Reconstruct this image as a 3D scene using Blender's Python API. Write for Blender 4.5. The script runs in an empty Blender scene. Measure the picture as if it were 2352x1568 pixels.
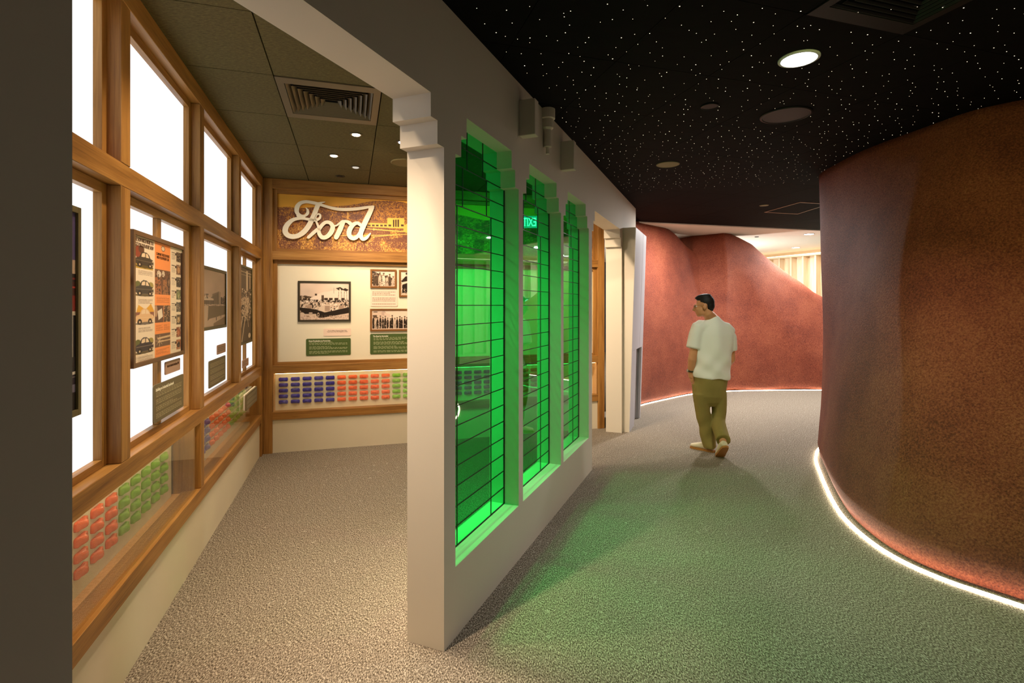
import bpy, bmesh, math, random
import numpy as np
from mathutils import Vector, Matrix

SC = bpy.context.scene
COL = SC.collection
RND = random.Random(7)
NP = np.random.RandomState(5)

# ------------------------------------------------------------------ camera
F = 1205.0; CX = 1176.0; HY = 701.0; EYE = 1.6
cam_d = bpy.data.cameras.new('camera'); cam = bpy.data.objects.new('camera', cam_d); COL.objects.link(cam)
cam.location = (0, 0, EYE); cam.rotation_euler = (math.pi/2, 0, 0)
cam_d.sensor_width = 36.0; cam_d.sensor_fit = 'HORIZONTAL'
cam_d.lens = F/2352*36.0
cam_d.shift_y = (HY-784)/2352.0
cam_d.clip_start = 0.02
SC.camera = cam

# ------------------------------------------------------------------ world, exposure
w = bpy.data.worlds.new('world'); SC.world = w; w.use_nodes = True
w.node_tree.nodes['Background'].inputs[0].default_value = (0.62, 0.60, 0.62, 1)
w.node_tree.nodes['Background'].inputs[1].default_value = 0.05
SC.view_settings.view_transform = 'Standard'
SC.view_settings.look = 'None'
SC.view_settings.exposure = 0.0
SC.view_settings.gamma = 1.0
SC.view_settings.use_curve_mapping = False
SC.cycles.use_denoising = True
SC.cycles.max_bounces = 10
SC.cycles.diffuse_bounces = 5
SC.cycles.transparent_max_bounces = 24
SC.cycles.sample_clamp_indirect = 6.0

PANE_E = 1.65        # backlit panels
SPOT_E = 2.3         # exhibit spot and fill lamps (factor)
LED_E = 16.0          # floor strip

def lamp(name, kind, loc, energy, color, size=0.1, aim=None, angle=None, blend=0.6):
    d = bpy.data.lights.new(name, kind); d.energy = energy; d.color = color
    if kind == 'SPOT':
        d.spot_size = math.radians(angle or 60); d.spot_blend = blend; d.shadow_soft_size = size
    elif kind == 'AREA':
        d.shape = 'DISK'; d.size = size
        if angle: d.spread = math.radians(angle)
    else:
        d.shadow_soft_size = size
    o = bpy.data.objects.new(name, d); COL.objects.link(o); o.location = loc
    dirv = Vector(aim)-Vector(loc) if aim else Vector((0, 0, -1))
    o.rotation_euler = dirv.to_track_quat('-Z', 'Y').to_euler()
    return o

WARM = (1.0, 0.76, 0.53)
NEUT = (1.0, 0.93, 0.84)
# exhibit room ceiling spotlights (some have fixtures further down, the rest are added fill)
EX_SPOTS = [((-1.254, 4.22), (-1.0, 6.1, 1.7), 52, 85), ((-1.634, 4.813), (-1.9, 5.85, 1.2), 34, 110), ((-1.555, 5.218), (-0.9, 6.1, 1.4), 26, 110),
            ((-0.92, 4.42), (0.2, 6.4, 1.6), 60, 85), ((-1.05, 2.75), (-1.1, 3.1, 0.0), 58, 100), ((-0.75, 3.55), (-0.5, 4.1, 0.0), 66, 100),
            ((-1.10, 1.62), (-0.38, 2.47, 1.0), 62, 72), ((-0.92, 1.78), (-0.38, 2.47, 0.6), 40, 62), ((0.25, 5.15), (1.28, 6.6, 1.4), 95, 60), ((0.1, 4.9), (0.2, 6.3, 2.2), 30, 90), ((-1.15, 2.3), (-1.2, 2.5, 0.0), 30, 110)]
for i, ((x, y), aim, en, an) in enumerate(EX_SPOTS):
    lamp('exhibit_spot_and_fill_lamp', 'SPOT', (x, y, 2.93), en*SPOT_E, WARM, 0.035, aim, an, 0.9)
# unseen lights added to shine out through the coloured panes (high in the exhibit room, close to the left wall)
for (x, y, ax, ay, en) in ((-1.45, 3.1, 0.9, 2.3, 120), (-1.35, 3.9, 1.3, 3.2, 130), (-1.2, 4.8, 1.7, 4.1, 120)):
    lamp('unseen_spill_lamp', 'SPOT', (x, y, 2.9), en*SPOT_E, (1.0, 0.85, 0.62), 0.25, (ax, ay, 0.0), 70, 0.9)
# corridor
lamp('corridor_downlight_lamp', 'AREA', (1.63, 2.975, 2.975), 15, (1.0, 0.95, 0.85), 0.19, None, 115)
lamp('rear_fill_lamp', 'AREA', (2.2, -1.2, 2.97), 9, (1.0, 0.86, 0.6), 0.2, None, 110)  # unseen lamp added behind the camera to fill the corridor
lamp('person_fill_lamp', 'SPOT', (1.9, 4.1, 2.96), 75, (1.0, 0.95, 0.84), 0.05, (2.2, 6.0, 0.9), 62, 1.0)  # added spot without a fixture, brightens the person's back
lamp('unseen_spill_lamp', 'SPOT', (1.3, 1.5, 2.95), 70, (0.86, 1.0, 0.28), 0.06, (3.2, 4.1, 1.1), 100, 1.0)  # added pair, stands in for green window spill on the near terracotta wall
lamp('unseen_spill_lamp', 'SPOT', (2.0, 0.7, 2.95), 44, (0.95, 1.0, 0.40), 0.06, (3.6, 2.6, 1.3), 90, 1.0)
lamp('hall_fill_lamp', 'AREA', (2.9, 8.15, 2.97), 110, (1.0, 0.96, 0.93), 0.2)  # added pair without fixtures, brightens the hall floor
lamp('hall_fill_lamp', 'AREA', (5.3, 8.3, 2.97), 130, (1.0, 0.96, 0.93), 0.2)
lamp('foyer_downlight_lamp', 'AREA', (5.82, 10.29, 2.96), 60, (1.0, 0.96, 0.9), 0.2)
lamp('foyer_downlight_lamp', 'AREA', (6.6, 12.1, 2.96), 28, (1.0, 0.96, 0.9), 0.2)
lamp('foyer_fill_lamp', 'POINT', (4.6, 12.4, 1.7), 210, (1.0, 0.96, 0.92), 0.15)  # unseen points added behind the far hill to brighten the foyer ceiling
lamp('foyer_fill_lamp', 'POINT', (3.2, 10.9, 1.6), 90, (1.0, 0.93, 0.82), 0.15)
lamp('far_wall_spot_lamp', 'SPOT', (0.9, 7.75, 2.9), 110, (1.0, 0.88, 0.7), 0.05, (2.6, 9.4, 1.3), 95, 0.9)  # unseen spot without a fixture, aimed at the far terracotta wall

# ------------------------------------------------------------------ frames
class Fr:
    """a vertical surface: x along it (left to right as seen), y up, z out towards the viewer"""
    def __init__(s, o, xd):
        s.o = Vector((o[0], o[1], 0)); X = Vector((xd[0], xd[1], 0)).normalized()
        s.X = X; s.N = Vector((X.y, -X.x, 0))
        s.M = Matrix(((X.x, 0, s.N.x, o[0]), (X.y, 0, s.N.y, o[1]), (0, 1, 0, 0), (0, 0, 0, 1)))
    def px(s, u, v, z=0.0):
        r = Vector(((u-CX)/F, 1.0, (HY-v)/F)); P = s.o + s.N*z
        t = s.N.dot(P - Vector((0, 0, EYE)))/s.N.dot(r) if abs(s.N.dot(r)) > 1e-9 else 0
        q = Vector((0, 0, EYE)) + r*t
        d = q-P
        return d.dot(s.X), q.z
    def at(s, x, y, z=0.0): return s.M @ Matrix.Translation((x, y, z))
    def p(s, x, y, z=0.0): return s.M @ Vector((x, y, z))
CO = (-2.676, 5.637)
EL = (0.2935, -0.956)
LF = Fr(CO, (-0.2935, 0.956))          # left wall; x = -distance from the corner
BF = Fr(CO, (0.956, 0.2935))           # back wall
PF = Fr((-0.314, 2.425), (0.377, 0.926))   # outer face of the partition
WORLD = Matrix.Identity(4)

# ------------------------------------------------------------------ helpers
def lin(c):
    if isinstance(c, str):
        c = [int(c[i:i+2], 16)/255 for i in (0, 2, 4)]
    return tuple((x/12.92 if x <= 0.04045 else ((x+0.055)/1.055)**2.4) for x in c[:3])

def tag(o, label=None, cat=None, group=None, kind=None):
    if label: o['label'] = label
    if cat: o['category'] = cat
    if group: o['group'] = group
    if kind: o['kind'] = kind
    return o

def empty(name, mat, label=None, cat=None, group=None, kind=None):
    o = bpy.data.objects.new(name, None); COL.objects.link(o)
    o.empty_display_size = 0.1; o.matrix_world = mat
    return tag(o, label, cat, group, kind)

def link(name, me, mat=None, parent=None, material=None, smooth=False):
    """mesh object; mat is the world matrix when top-level, the local one when it has a parent"""
    o = bpy.data.objects.new(name, me); COL.objects.link(o)
    if material is not None and len(me.materials) == 0:
        me.materials.append(material)
    if parent is not None: o.parent = parent
    if mat is not None:
        if parent is None: o.matrix_world = mat
        else: o.matrix_local = mat
    if smooth:
        me.polygons.foreach_set('use_smooth', [True]*len(me.polygons))
        me.update()
    return o

class MB:
    def __init__(s): s.bm = bmesh.new(); s.uv = s.bm.loops.layers.uv.new('UVMap')
    def box(s, x0, x1, y0, y1, z0, z1, bev=0.0):
        x0, x1 = min(x0, x1), max(x0, x1); y0, y1 = min(y0, y1), max(y0, y1); z0, z1 = min(z0, z1), max(z0, z1)
        vs = [s.bm.verts.new((x, y, z)) for x in (x0, x1) for y in (y0, y1) for z in (z0, z1)]
        fs = [s.bm.faces.new([vs[i] for i in f]) for f in ((0, 1, 3, 2), (4, 6, 7, 5), (0, 4, 5, 1), (2, 3, 7, 6), (0, 2, 6, 4), (1, 5, 7, 3))]
        if bev > 0:
            es = list({e for f in fs for e in f.edges})
            r = bmesh.ops.bevel(s.bm, geom=es, offset=bev, segments=1, affect='EDGES', profile=0.5)
            fs = list({f for v in r['verts'] for f in v.link_faces} | {f for f in fs if f.is_valid})
        d = (x1-x0, y1-y0, z1-z0); ax = d.index(max(d)); oth = [i for i in range(3) if i != ax]
        off = RND.random()*7; off2 = RND.random()*7
        for f in fs:
            n = f.normal if f.normal.length > 0 else Vector((0, 0, 1)); f.normal_update(); n = f.normal
            k = oth[0] if abs(n[oth[0]]) < abs(n[oth[1]]) else oth[1]
            for l in f.loops:
                c = l.vert.co
                if abs(n[ax]) > 0.8: l[s.uv].uv = (c[oth[0]]*0.3+off, c[oth[1]]+off2)
                else: l[s.uv].uv = (c[ax]+off, c[k]+off2+(0.37 if k == oth[0] else 0))
        return s
    def poly(s, pts, z0, z1):
        """convex or simple polygon in x,y extruded z0..z1"""
        n = len(pts)
        a = [s.bm.verts.new((p[0], p[1], z0)) for p in pts]; b = [s.bm.verts.new((p[0], p[1], z1)) for p in pts]
        fs = [s.bm.faces.new(b), s.bm.faces.new(a[::-1])]
        for i in range(n):
            j = (i+1) % n; fs.append(s.bm.faces.new((a[i], a[j], b[j], b[i])))
        for f in fs:
            for l in f.loops: l[s.uv].uv = (l.vert.co.x, l.vert.co.y+l.vert.co.z)
        return s
    def lathe(s, prof, n=24, axis='Z', c=(0, 0, 0)):
        rings = []
        for r, h in prof:
            ring = []
            for i in range(n):
                a = 2*math.pi*i/n
                if axis == 'Z': co = (c[0]+r*math.cos(a), c[1]+r*math.sin(a), c[2]+h)
                elif axis == 'Y': co = (c[0]+r*math.cos(a), c[1]+h, c[2]+r*math.sin(a))
                else: co = (c[0]+h, c[1]+r*math.cos(a), c[2]+r*math.sin(a))
                ring.append(s.bm.verts.new(co))
            rings.append(ring)
        for k in range(len(rings)-1):
            for i in range(n):
                j = (i+1) % n; s.bm.faces.new((rings[k][i], rings[k][j], rings[k+1][j], rings[k+1][i]))
        s.bm.faces.new(rings[0][::-1]); s.bm.faces.new(rings[-1])
        return s
    def build(s, name, material, parent=None, mat=None, smooth=False, fixn=True):
        if fixn: bmesh.ops.recalc_face_normals(s.bm, faces=s.bm.faces)
        me = bpy.data.meshes.new(name); s.bm.to_mesh(me); s.bm.free()
        return link(name, me, mat, parent, material, smooth)

def rebase(o):
    """move a top-level mesh's origin to the centre of its base"""
    me = o.data; co = np.empty(len(me.vertices)*3); me.vertices.foreach_get('co', co); co = co.reshape(-1, 3)
    c = Vector(((co[:, 0].min()+co[:, 0].max())/2, (co[:, 1].min()+co[:, 1].max())/2, co[:, 2].min()))
    me.transform(Matrix.Translation(-c)); o.matrix_world = o.matrix_world @ Matrix.Translation(c)
    return o

def curve_mesh(splines, extrude, bevel=0.0):
    cu = bpy.data.curves.new('tmp', 'CURVE'); cu.dimensions = '2D'; cu.fill_mode = 'BOTH'; cu.extrude = extrude; cu.bevel_depth = bevel; cu.bevel_resolution = 1
    for pts in splines:
        sp = cu.splines.new('POLY'); sp.points.add(len(pts)-1)
        for q, p in zip(sp.points, pts): q.co = (p[0], p[1], 0, 1)
        sp.use_cyclic_u = True
    o = bpy.data.objects.new('tmp', cu); COL.objects.link(o)
    dg = bpy.context.evaluated_depsgraph_get()
    me = bpy.data.meshes.new_from_object(o.evaluated_get(dg))
    bpy.data.objects.remove(o); bpy.data.curves.remove(cu)
    me.polygons.foreach_set('use_smooth', [False]*len(me.polygons)); me.update()
    return me

def text_mesh(txt, size, align='LEFT', extrude=0.0004, bold=0.0, space=1.0, sx=1.0):
    cu = bpy.data.curves.new('tmp', 'FONT'); cu.body = txt; cu.size = size; cu.align_x = align; cu.extrude = extrude; cu.offset = bold
    cu.space_character = space; cu.resolution_u = 2
    o = bpy.data.objects.new('tmp', cu); COL.objects.link(o)
    dg = bpy.context.evaluated_depsgraph_get()
    me = bpy.data.meshes.new_from_object(o.evaluated_get(dg))
    bpy.data.objects.remove(o); bpy.data.curves.remove(cu)
    me.polygons.foreach_set('use_smooth', [False]*len(me.polygons)); me.update()
    if sx != 1.0: me.transform(Matrix.Diagonal((sx, 1, 1, 1)))
    return me

def round_rect(w_, h_, r, n=5):
    out = []
    for cx, cy, a0 in ((w_/2-r, h_/2-r, 0), (-w_/2+r, h_/2-r, 90), (-w_/2+r, -h_/2+r, 180), (w_/2-r, -h_/2+r, 270)):
        for i in range(n+1):
            a = math.radians(a0+90*i/n); out.append((cx+r*math.cos(a), cy+r*math.sin(a)))
    return out

# ------------------------------------------------------------------ materials
def mat_new(name):
    m = bpy.data.materials.new(name); m.use_nodes = True
    nt = m.node_tree; b = nt.nodes['Principled BSDF']
    return m, nt, b
def N(nt, t, **kw):
    n = nt.nodes.new(t)
    for k, v in kw.items():
        if k in n.inputs.keys() if hasattr(n.inputs, 'keys') else False: n.inputs[k].default_value = v
        else: setattr(n, k, v)
    return n
def ramp(nt, stops):
    r = nt.nodes.new('ShaderNodeValToRGB'); e = r.color_ramp.elements
    e[0].position = stops[0][0]; e[0].color = (*lin(stops[0][1]), 1)
    e[1].position = stops[-1][0]; e[1].color = (*lin(stops[-1][1]), 1)
    for p, c in stops[1:-1]:
        q = e.new(p); q.color = (*lin(c), 1)
    return r
def simple(name, c, rough=0.6, spec=0.3, metal=0.0, noise=0.0, nscale=8.0, bump=0.0, bscale=200.0):
    m, nt, b = mat_new(name)
    b.inputs['Base Color'].default_value = (*lin(c), 1); b.inputs['Roughness'].default_value = rough
    b.inputs['Specular IOR Level'].default_value = spec; b.inputs['Metallic'].default_value = metal
    tc = N(nt, 'ShaderNodeTexCoord')
    if noise > 0:
        nz = N(nt, 'ShaderNodeTexNoise'); nz.inputs['Scale'].default_value = nscale; nz.inputs['Detail'].default_value = 4
        nt.links.new(tc.outputs['Object'], nz.inputs['Vector'])
        mx = N(nt, 'ShaderNodeMix'); mx.data_type = 'RGBA'
        l = lin(c); mx.inputs[6].default_value = (*[x*(1-noise) for x in l], 1); mx.inputs[7].default_value = (*[min(1, x*(1+noise)) for x in l], 1)
        nt.links.new(nz.outputs['Fac'], mx.inputs[0]); nt.links.new(mx.outputs[2], b.inputs['Base Color'])
    if bump > 0:
        n2 = N(nt, 'ShaderNodeTexNoise'); n2.inputs['Scale'].default_value = bscale; n2.inputs['Detail'].default_value = 3
        nt.links.new(tc.outputs['Object'], n2.inputs['Vector'])
        bp = N(nt, 'ShaderNodeBump'); bp.inputs['Strength'].default_value = bump; bp.inputs['Distance'].default_value = 0.002
        nt.links.new(n2.outputs['Fac'], bp.inputs['Height']); nt.links.new(bp.outputs['Normal'], b.inputs['Normal'])
    return m
def emit(name, c, e):
    m = bpy.data.materials.new(name); m.use_nodes = True; nt = m.node_tree; nt.nodes.clear()
    o = nt.nodes.new('ShaderNodeOutputMaterial'); s = nt.nodes.new('ShaderNodeEmission')
    s.inputs[0].default_value = (*lin(c), 1); s.inputs[1].default_value = e
    nt.links.new(s.outputs[0], o.inputs[0]); return m

def wood(name, dark, mid, light, rough=0.42, sc=(1.6, 55.0), bump=0.12):
    m, nt, b = mat_new(name)
    tc = N(nt, 'ShaderNodeTexCoord'); mp = N(nt, 'ShaderNodeMapping'); mp.inputs['Scale'].default_value = (sc[0], sc[1], 1)
    nt.links.new(tc.outputs['UV'], mp.inputs['Vector'])
    n1 = N(nt, 'ShaderNodeTexNoise'); n1.inputs['Scale'].default_value = 2.2; n1.inputs['Detail'].default_value = 6; n1.inputs['Roughness'].default_value = 0.65; n1.inputs['Distortion'].default_value = 0.5
    nt.links.new(mp.outputs[0], n1.inputs['Vector'])
    mp2 = N(nt, 'ShaderNodeMapping'); mp2.inputs['Scale'].default_value = (0.7, 9, 1); nt.links.new(tc.outputs['UV'], mp2.inputs['Vector'])
    n2 = N(nt, 'ShaderNodeTexNoise'); n2.inputs['Scale'].default_value = 1.7; n2.inputs['Detail'].default_value = 2; nt.links.new(mp2.outputs[0], n2.inputs['Vector'])
    mth = N(nt, 'ShaderNodeMath', operation='MULTIPLY_ADD'); mth.inputs[1].default_value = 0.55; nt.links.new(n2.outputs['Fac'], mth.inputs[0])
    m2 = N(nt, 'ShaderNodeMath', operation='MULTIPLY'); m2.inputs[1].default_value = 0.5; nt.links.new(n1.outputs['Fac'], m2.inputs[0]); nt.links.new(m2.outputs[0], mth.inputs[2])
    r = ramp(nt, ((0.34, dark), (0.5, mid), (0.68, light))); nt.links.new(mth.outputs[0], r.inputs[0])
    nt.links.new(r.outputs[0], b.inputs['Base Color']); b.inputs['Roughness'].default_value = rough; b.inputs['Specular IOR Level'].default_value = 0.3
    bp = N(nt, 'ShaderNodeBump'); bp.inputs['Strength'].default_value = bump; bp.inputs['Distance'].default_value = 0.001
    nt.links.new(n1.outputs['Fac'], bp.inputs['Height']); nt.links.new(bp.outputs['Normal'], b.inputs['Normal'])
    return m

OAK = wood('oak', '6e481f', '986a32', 'b48546')
PLY = wood('plywood', 'b98a55', 'cd9c66', 'dcb07c', sc=(30, 30), bump=0.03)
BIRCH = wood('birch', 'd8c09e', 'e6d2b2', 'f0e0c6', sc=(1.2, 14), bump=0.03)
PAINT = simple('wall_paint', 'd9d0bf', 0.75, 0.15, noise=0.02, nscale=2)
PLINTH = simple('plinth_plaster', 'd8cdb4', 0.7, 0.15, noise=0.05, nscale=3)
CREAM = simple('cream_panel', 'efe4c8', 0.6, 0.2)
DARKFRAME = simple('dark_metal', '3a3222', 0.5, 0.3)
BROWNFRAME = simple('bronze_frame', '6b5036', 0.5, 0.3)
WOODFRAME = wood('brown_wood', '5e3a16', '7d4f22', '93622e')
OLIVEFRAME = simple('olive_frame', '5f5838', 0.5, 0.3)
GREENB = simple('green_board', '4d5f2e', 0.5, 0.3)
TAUPEB = simple('taupe_board', '6f6449', 0.5, 0.3)
PINKB = simple('pink_card', 'f2d6c0', 0.6, 0.2)
PINKB2 = simple('rose_card', 'b79480', 0.6, 0.2)
WHITEL = simple('white_lettering', 'f6f0da', 0.5, 0.2)
BLACKL = simple('brown_lettering', '4a2f1e', 0.6, 0.2)
LETTER = simple('ivory_letter', 'f2e8cf', 0.45, 0.3)
WHITE = simple('white_lacquer', 'dcd9d4', 0.5, 0.3)
LIGHTGREY = simple('pale_grey_paint', 'b6b4b9', 0.55, 0.25)
VENTM = simple('vent_metal', '5a5039', 0.45, 0.4)
BLACKM = simple('black_metal', '12110f', 0.5, 0.3)
BRONZE = simple('copper_trim', '9a7a60', 0.4, 0.4, metal=0.4)
GROUT = simple('glazing_bar', '1c1208', 0.5, 0.3)
DISC = simple('speaker_disc', '8d8468', 0.6, 0.2)
DARKDISC = simple('dark_disc', '0c0b0a', 0.5, 0.3)
LED = emit('led_strip', 'fff0d8', LED_E)
CASELED = emit('case_led', 'ffe2ae', 14.0)
DOWN = emit('downlight_lens', 'ffffff', 12.0)
WARMLENS = emit('spot_lens', 'ffe6bc', 14.0)

def m_pane():
    m = bpy.data.materials.new('backlit_diffuser'); m.use_nodes = True; nt = m.node_tree; nt.nodes.clear()
    o = nt.nodes.new('ShaderNodeOutputMaterial'); s = nt.nodes.new('ShaderNodeEmission')
    tc = nt.nodes.new('ShaderNodeTexCoord'); nz = nt.nodes.new('ShaderNodeTexNoise'); nz.inputs['Scale'].default_value = 1.3; nz.inputs['Detail'].default_value = 1
    nt.links.new(tc.outputs['Object'], nz.inputs['Vector'])
    r = ramp(nt, ((0.32, 'cfccc8'), (0.55, 'ececec'), (0.75, 'fdfdfd'))); nt.links.new(nz.outputs['Fac'], r.inputs[0])
    nt.links.new(r.outputs[0], s.inputs[0]); s.inputs[1].default_value = PANE_E
    nt.links.new(s.outputs[0], o.inputs[0]); return m
PANE = m_pane()

def glass(name, tint, rough=0.0, ior=1.5):
    m = bpy.data.materials.new(name); m.use_nodes = True; nt = m.node_tree; nt.nodes.clear()
    o = nt.nodes.new('ShaderNodeOutputMaterial'); mx = nt.nodes.new('ShaderNodeMixShader')
    t = nt.nodes.new('ShaderNodeBsdfTransparent'); g = nt.nodes.new('ShaderNodeBsdfGlossy'); fr = nt.nodes.new('ShaderNodeFresnel')
    t.inputs[0].default_value = (*tint, 1); g.inputs['Roughness'].default_value = rough; fr.inputs[0].default_value = ior
    ge = nt.nodes.new('ShaderNodeNewGeometry'); mi = nt.nodes.new('ShaderNodeMath'); mi.operation = 'MULTIPLY_ADD'
    mi.inputs[1].default_value = 1.0/ior-ior; mi.inputs[2].default_value = ior    # same reflectance from both sides of the thin pane
    nt.links.new(ge.outputs['Backfacing'], mi.inputs[0]); nt.links.new(mi.outputs[0], fr.inputs[0])
    nt.links.new(fr.outputs[0], mx.inputs[0]); nt.links.new(t.outputs[0], mx.inputs[1]); nt.links.new(g.outputs[0], mx.inputs[2]); nt.links.new(mx.outputs[0], o.inputs[0])
    return m
GLASS = glass('clear_glass', (0.97, 0.98, 0.97))
GREEN = glass('green_glass', (0.11, 0.86, 0.36), 0.012)

def m_carpet():
    m, nt, b = mat_new('loop_pile_carpet')
    tc = N(nt, 'ShaderNodeTexCoord'); mp = N(nt, 'ShaderNodeMapping'); mp.inputs['Rotation'].default_value = (0, 0, 0.35); mp.inputs['Scale'].default_value = (1, 0.45, 1)
    nt.links.new(tc.outputs['Object'], mp.inputs['Vector'])
    v = N(nt, 'ShaderNodeTexVoronoi'); v.inputs['Scale'].default_value = 250; nt.links.new(mp.outputs[0], v.inputs['Vector'])
    n1 = N(nt, 'ShaderNodeTexNoise'); n1.inputs['Scale'].default_value = 190; n1.inputs['Detail'].default_value = 3; nt.links.new(mp.outputs[0], n1.inputs['Vector'])
    n2 = N(nt, 'ShaderNodeTexNoise'); n2.inputs['Scale'].default_value = 34; n2.inputs['Detail'].default_value = 5; n2.inputs['Roughness'].default_value = 0.7; nt.links.new(mp.outputs[0], n2.inputs['Vector'])
    r1 = ramp(nt, ((0.34, '4a4133'), (0.5, '8c8172'), (0.66, 'cdc3b1'))); nt.links.new(n1.outputs['Fac'], r1.inputs[0])
    r2 = N(nt, 'ShaderNodeValToRGB'); e = r2.color_ramp.elements; e[0].position = 0.60; e[0].color = (0, 0, 0, 1); e[1].position = 0.68; e[1].color = (1, 1, 1, 1)
    nt.links.new(n2.outputs['Fac'], r2.inputs[0])
    mx = N(nt, 'ShaderNodeMix'); mx.data_type = 'RGBA'; mx.inputs[7].default_value = (*lin('cfc8b8'), 1)
    ml = N(nt, 'ShaderNodeMath', operation='MULTIPLY'); ml.inputs[1].default_value = 0.6
    nt.links.new(r2.outputs[0], ml.inputs[0]); nt.links.new(ml.outputs[0], mx.inputs[0]); nt.links.new(r1.outputs[0], mx.inputs[6])
    mm = N(nt, 'ShaderNodeMix'); mm.data_type = 'RGBA'; mm.blend_type = 'MULTIPLY'; mm.inputs[0].default_value = 0.42
    nt.links.new(mx.outputs[2], mm.inputs[6]); nt.links.new(v.outputs['Color'], mm.inputs[7])
    hs = N(nt, 'ShaderNodeHueSaturation'); hs.inputs['Saturation'].default_value = 0.0; nt.links.new(v.outputs['Color'], hs.inputs['Color']); nt.links.new(hs.outputs[0], mm.inputs[7])
    nt.links.new(mm.outputs[2], b.inputs['Base Color']); b.inputs['Roughness'].default_value = 0.95; b.inputs['Specular IOR Level'].default_value = 0.05
    bp = N(nt, 'ShaderNodeBump'); bp.inputs['Strength'].default_value = 0.7; bp.inputs['Distance'].default_value = 0.006
    nt.links.new(v.outputs['Distance'], bp.inputs['Height']); bp.invert = True
    nt.links.new(bp.outputs['Normal'], b.inputs['Normal'])
    return m
CARPET = m_carpet()

def m_panel(name, c0, c1, c2, sc=18):
    m, nt, b = mat_new(name)
    tc = N(nt, 'ShaderNodeTexCoord'); mp = N(nt, 'ShaderNodeMapping'); mp.inputs['Scale'].default_value = (1, 2.4, 1); mp.inputs['Rotation'].default_value = (0, 0, 0.3)
    nt.links.new(tc.outputs['Object'], mp.inputs['Vector'])
    n1 = N(nt, 'ShaderNodeTexNoise'); n1.inputs['Scale'].default_value = sc; n1.inputs['Detail'].default_value = 8; n1.inputs['Roughness'].default_value = 0.75; nt.links.new(mp.outputs[0], n1.inputs['Vector'])
    r = ramp(nt, ((0.3, c0), (0.5, c1), (0.72, c2))); nt.links.new(n1.outputs['Fac'], r.inputs[0]); nt.links.new(r.outputs[0], b.inputs['Base Color'])
    b.inputs['Roughness'].default_value = 0.85; b.inputs['Specular IOR Level'].default_value = 0.12
    return m
OLIVE = m_panel('olive_fibre_panel', '4b432a', '5f5638', '766c44', 42)
NIGHT = m_panel('black_ceiling_panel', '030302', '060505', '0b0a09', 5)
WHITEC = simple('white_ceiling', 'efe6d8', 0.8, 0.1)

def m_terra(name, dark, mid, light):
    m, nt, b = mat_new(name)
    tc = N(nt, 'ShaderNodeTexCoord')
    n1 = N(nt, 'ShaderNodeTexNoise'); n1.inputs['Scale'].default_value = 1.6; n1.inputs['Detail'].default_value = 7; n1.inputs['Roughness'].default_value = 0.62
    n2 = N(nt, 'ShaderNodeTexNoise'); n2.inputs['Scale'].default_value = 85; n2.inputs['Detail'].default_value = 5; n2.inputs['Roughness'].default_value = 0.7
    for n in (n1, n2): nt.links.new(tc.outputs['Object'], n.inputs['Vector'])
    ad = N(nt, 'ShaderNodeMath', operation='MULTIPLY_ADD'); ad.inputs[1].default_value = 0.68; nt.links.new(n2.outputs['Fac'], ad.inputs[0])
    m2 = N(nt, 'ShaderNodeMath', operation='MULTIPLY'); m2.inputs[1].default_value = 0.32; nt.links.new(n1.outputs['Fac'], m2.inputs[0]); nt.links.new(m2.outputs[0], ad.inputs[2])
    r = ramp(nt, ((0.40, dark), (0.5, mid), (0.62, light))); nt.links.new(ad.outputs[0], r.inputs[0]); nt.links.new(r.outputs[0], b.inputs['Base Color'])
    b.inputs['Roughness'].default_value = 0.62; b.inputs['Specular IOR Level'].default_value = 0.35
    bp = N(nt, 'ShaderNodeBump'); bp.inputs['Strength'].default_value = 0.85; bp.inputs['Distance'].default_value = 0.012
    nt.links.new(n2.outputs['Fac'], bp.inputs['Height']); nt.links.new(bp.outputs['Normal'], b.inputs['Normal'])
    return m
TERRA = m_terra('terracotta_render', '5f2616', '843d26', 'a05a3c')

def m_print():
    m, nt, b = mat_new('printed_surface')
    a = N(nt, 'ShaderNodeVertexColor'); a.layer_name = 'Col'; nt.links.new(a.outputs['Color'], b.inputs['Base Color'])
    b.inputs['Roughness'].default_value = 0.45; b.inputs['Specular IOR Level'].default_value = 0.2
    return m
PRINT = m_print()

def boundary(P):  # closed outline of the exhibit room (interior), counter-clockwise
    return P
APEX = (-1.10, 0.50)
BEND = BF.p(4.05, 0).to_2d()

# ------------------------------------------------------------------ floor
b = MB(); b.poly([(-8, -3), (12, -3), (12, 18), (-8, 18)], -0.05, 0.0)
tag(b.build('floor', CARPET), 'speckled taupe loop-pile carpet covering exhibit room and corridor', kind='structure')

# ------------------------------------------------------------------ ceilings
def clip(poly, a, bb):
    """keep the part of poly left of the line a->b"""
    out = []
    def side(p): return (bb[0]-a[0])*(p[1]-a[1])-(bb[1]-a[1])*(p[0]-a[0])
    for i in range(len(poly)):
        p, q = poly[i], poly[(i+1) % len(poly)]; sp, sq = side(p), side(q)
        if sp >= 0: out.append(p)
        if sp*sq < 0:
            t = sp/(sp-sq); out.append((p[0]+t*(q[0]-p[0]), p[1]+t*(q[1]-p[1])))
    return out
def clip_all(poly, region):
    for i in range(len(region)):
        poly = clip(poly, region[i], region[(i+1) % len(region)])
        if len(poly) < 3: return []
    return poly
def grid_cell(kb, ka, gap):
    b0 = 0.46+0.633*kb; a0 = 0.627+0.71*ka
    def g(bv, av): return (CO[0]+0.956*bv+EL[0]*av, CO[1]+0.2935*bv+EL[1]*av)
    return [g(b0+gap, a0+gap), g(b0+gap, a0+0.71-gap), g(b0+0.633-gap, a0+0.71-gap), g(b0+0.633-gap, a0+gap)]
def ccw(p):
    A = sum(p[i][0]*p[(i+1) % len(p)][1]-p[(i+1) % len(p)][0]*p[i][1] for i in range(len(p)))
    return p if A > 0 else p[::-1]
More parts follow.
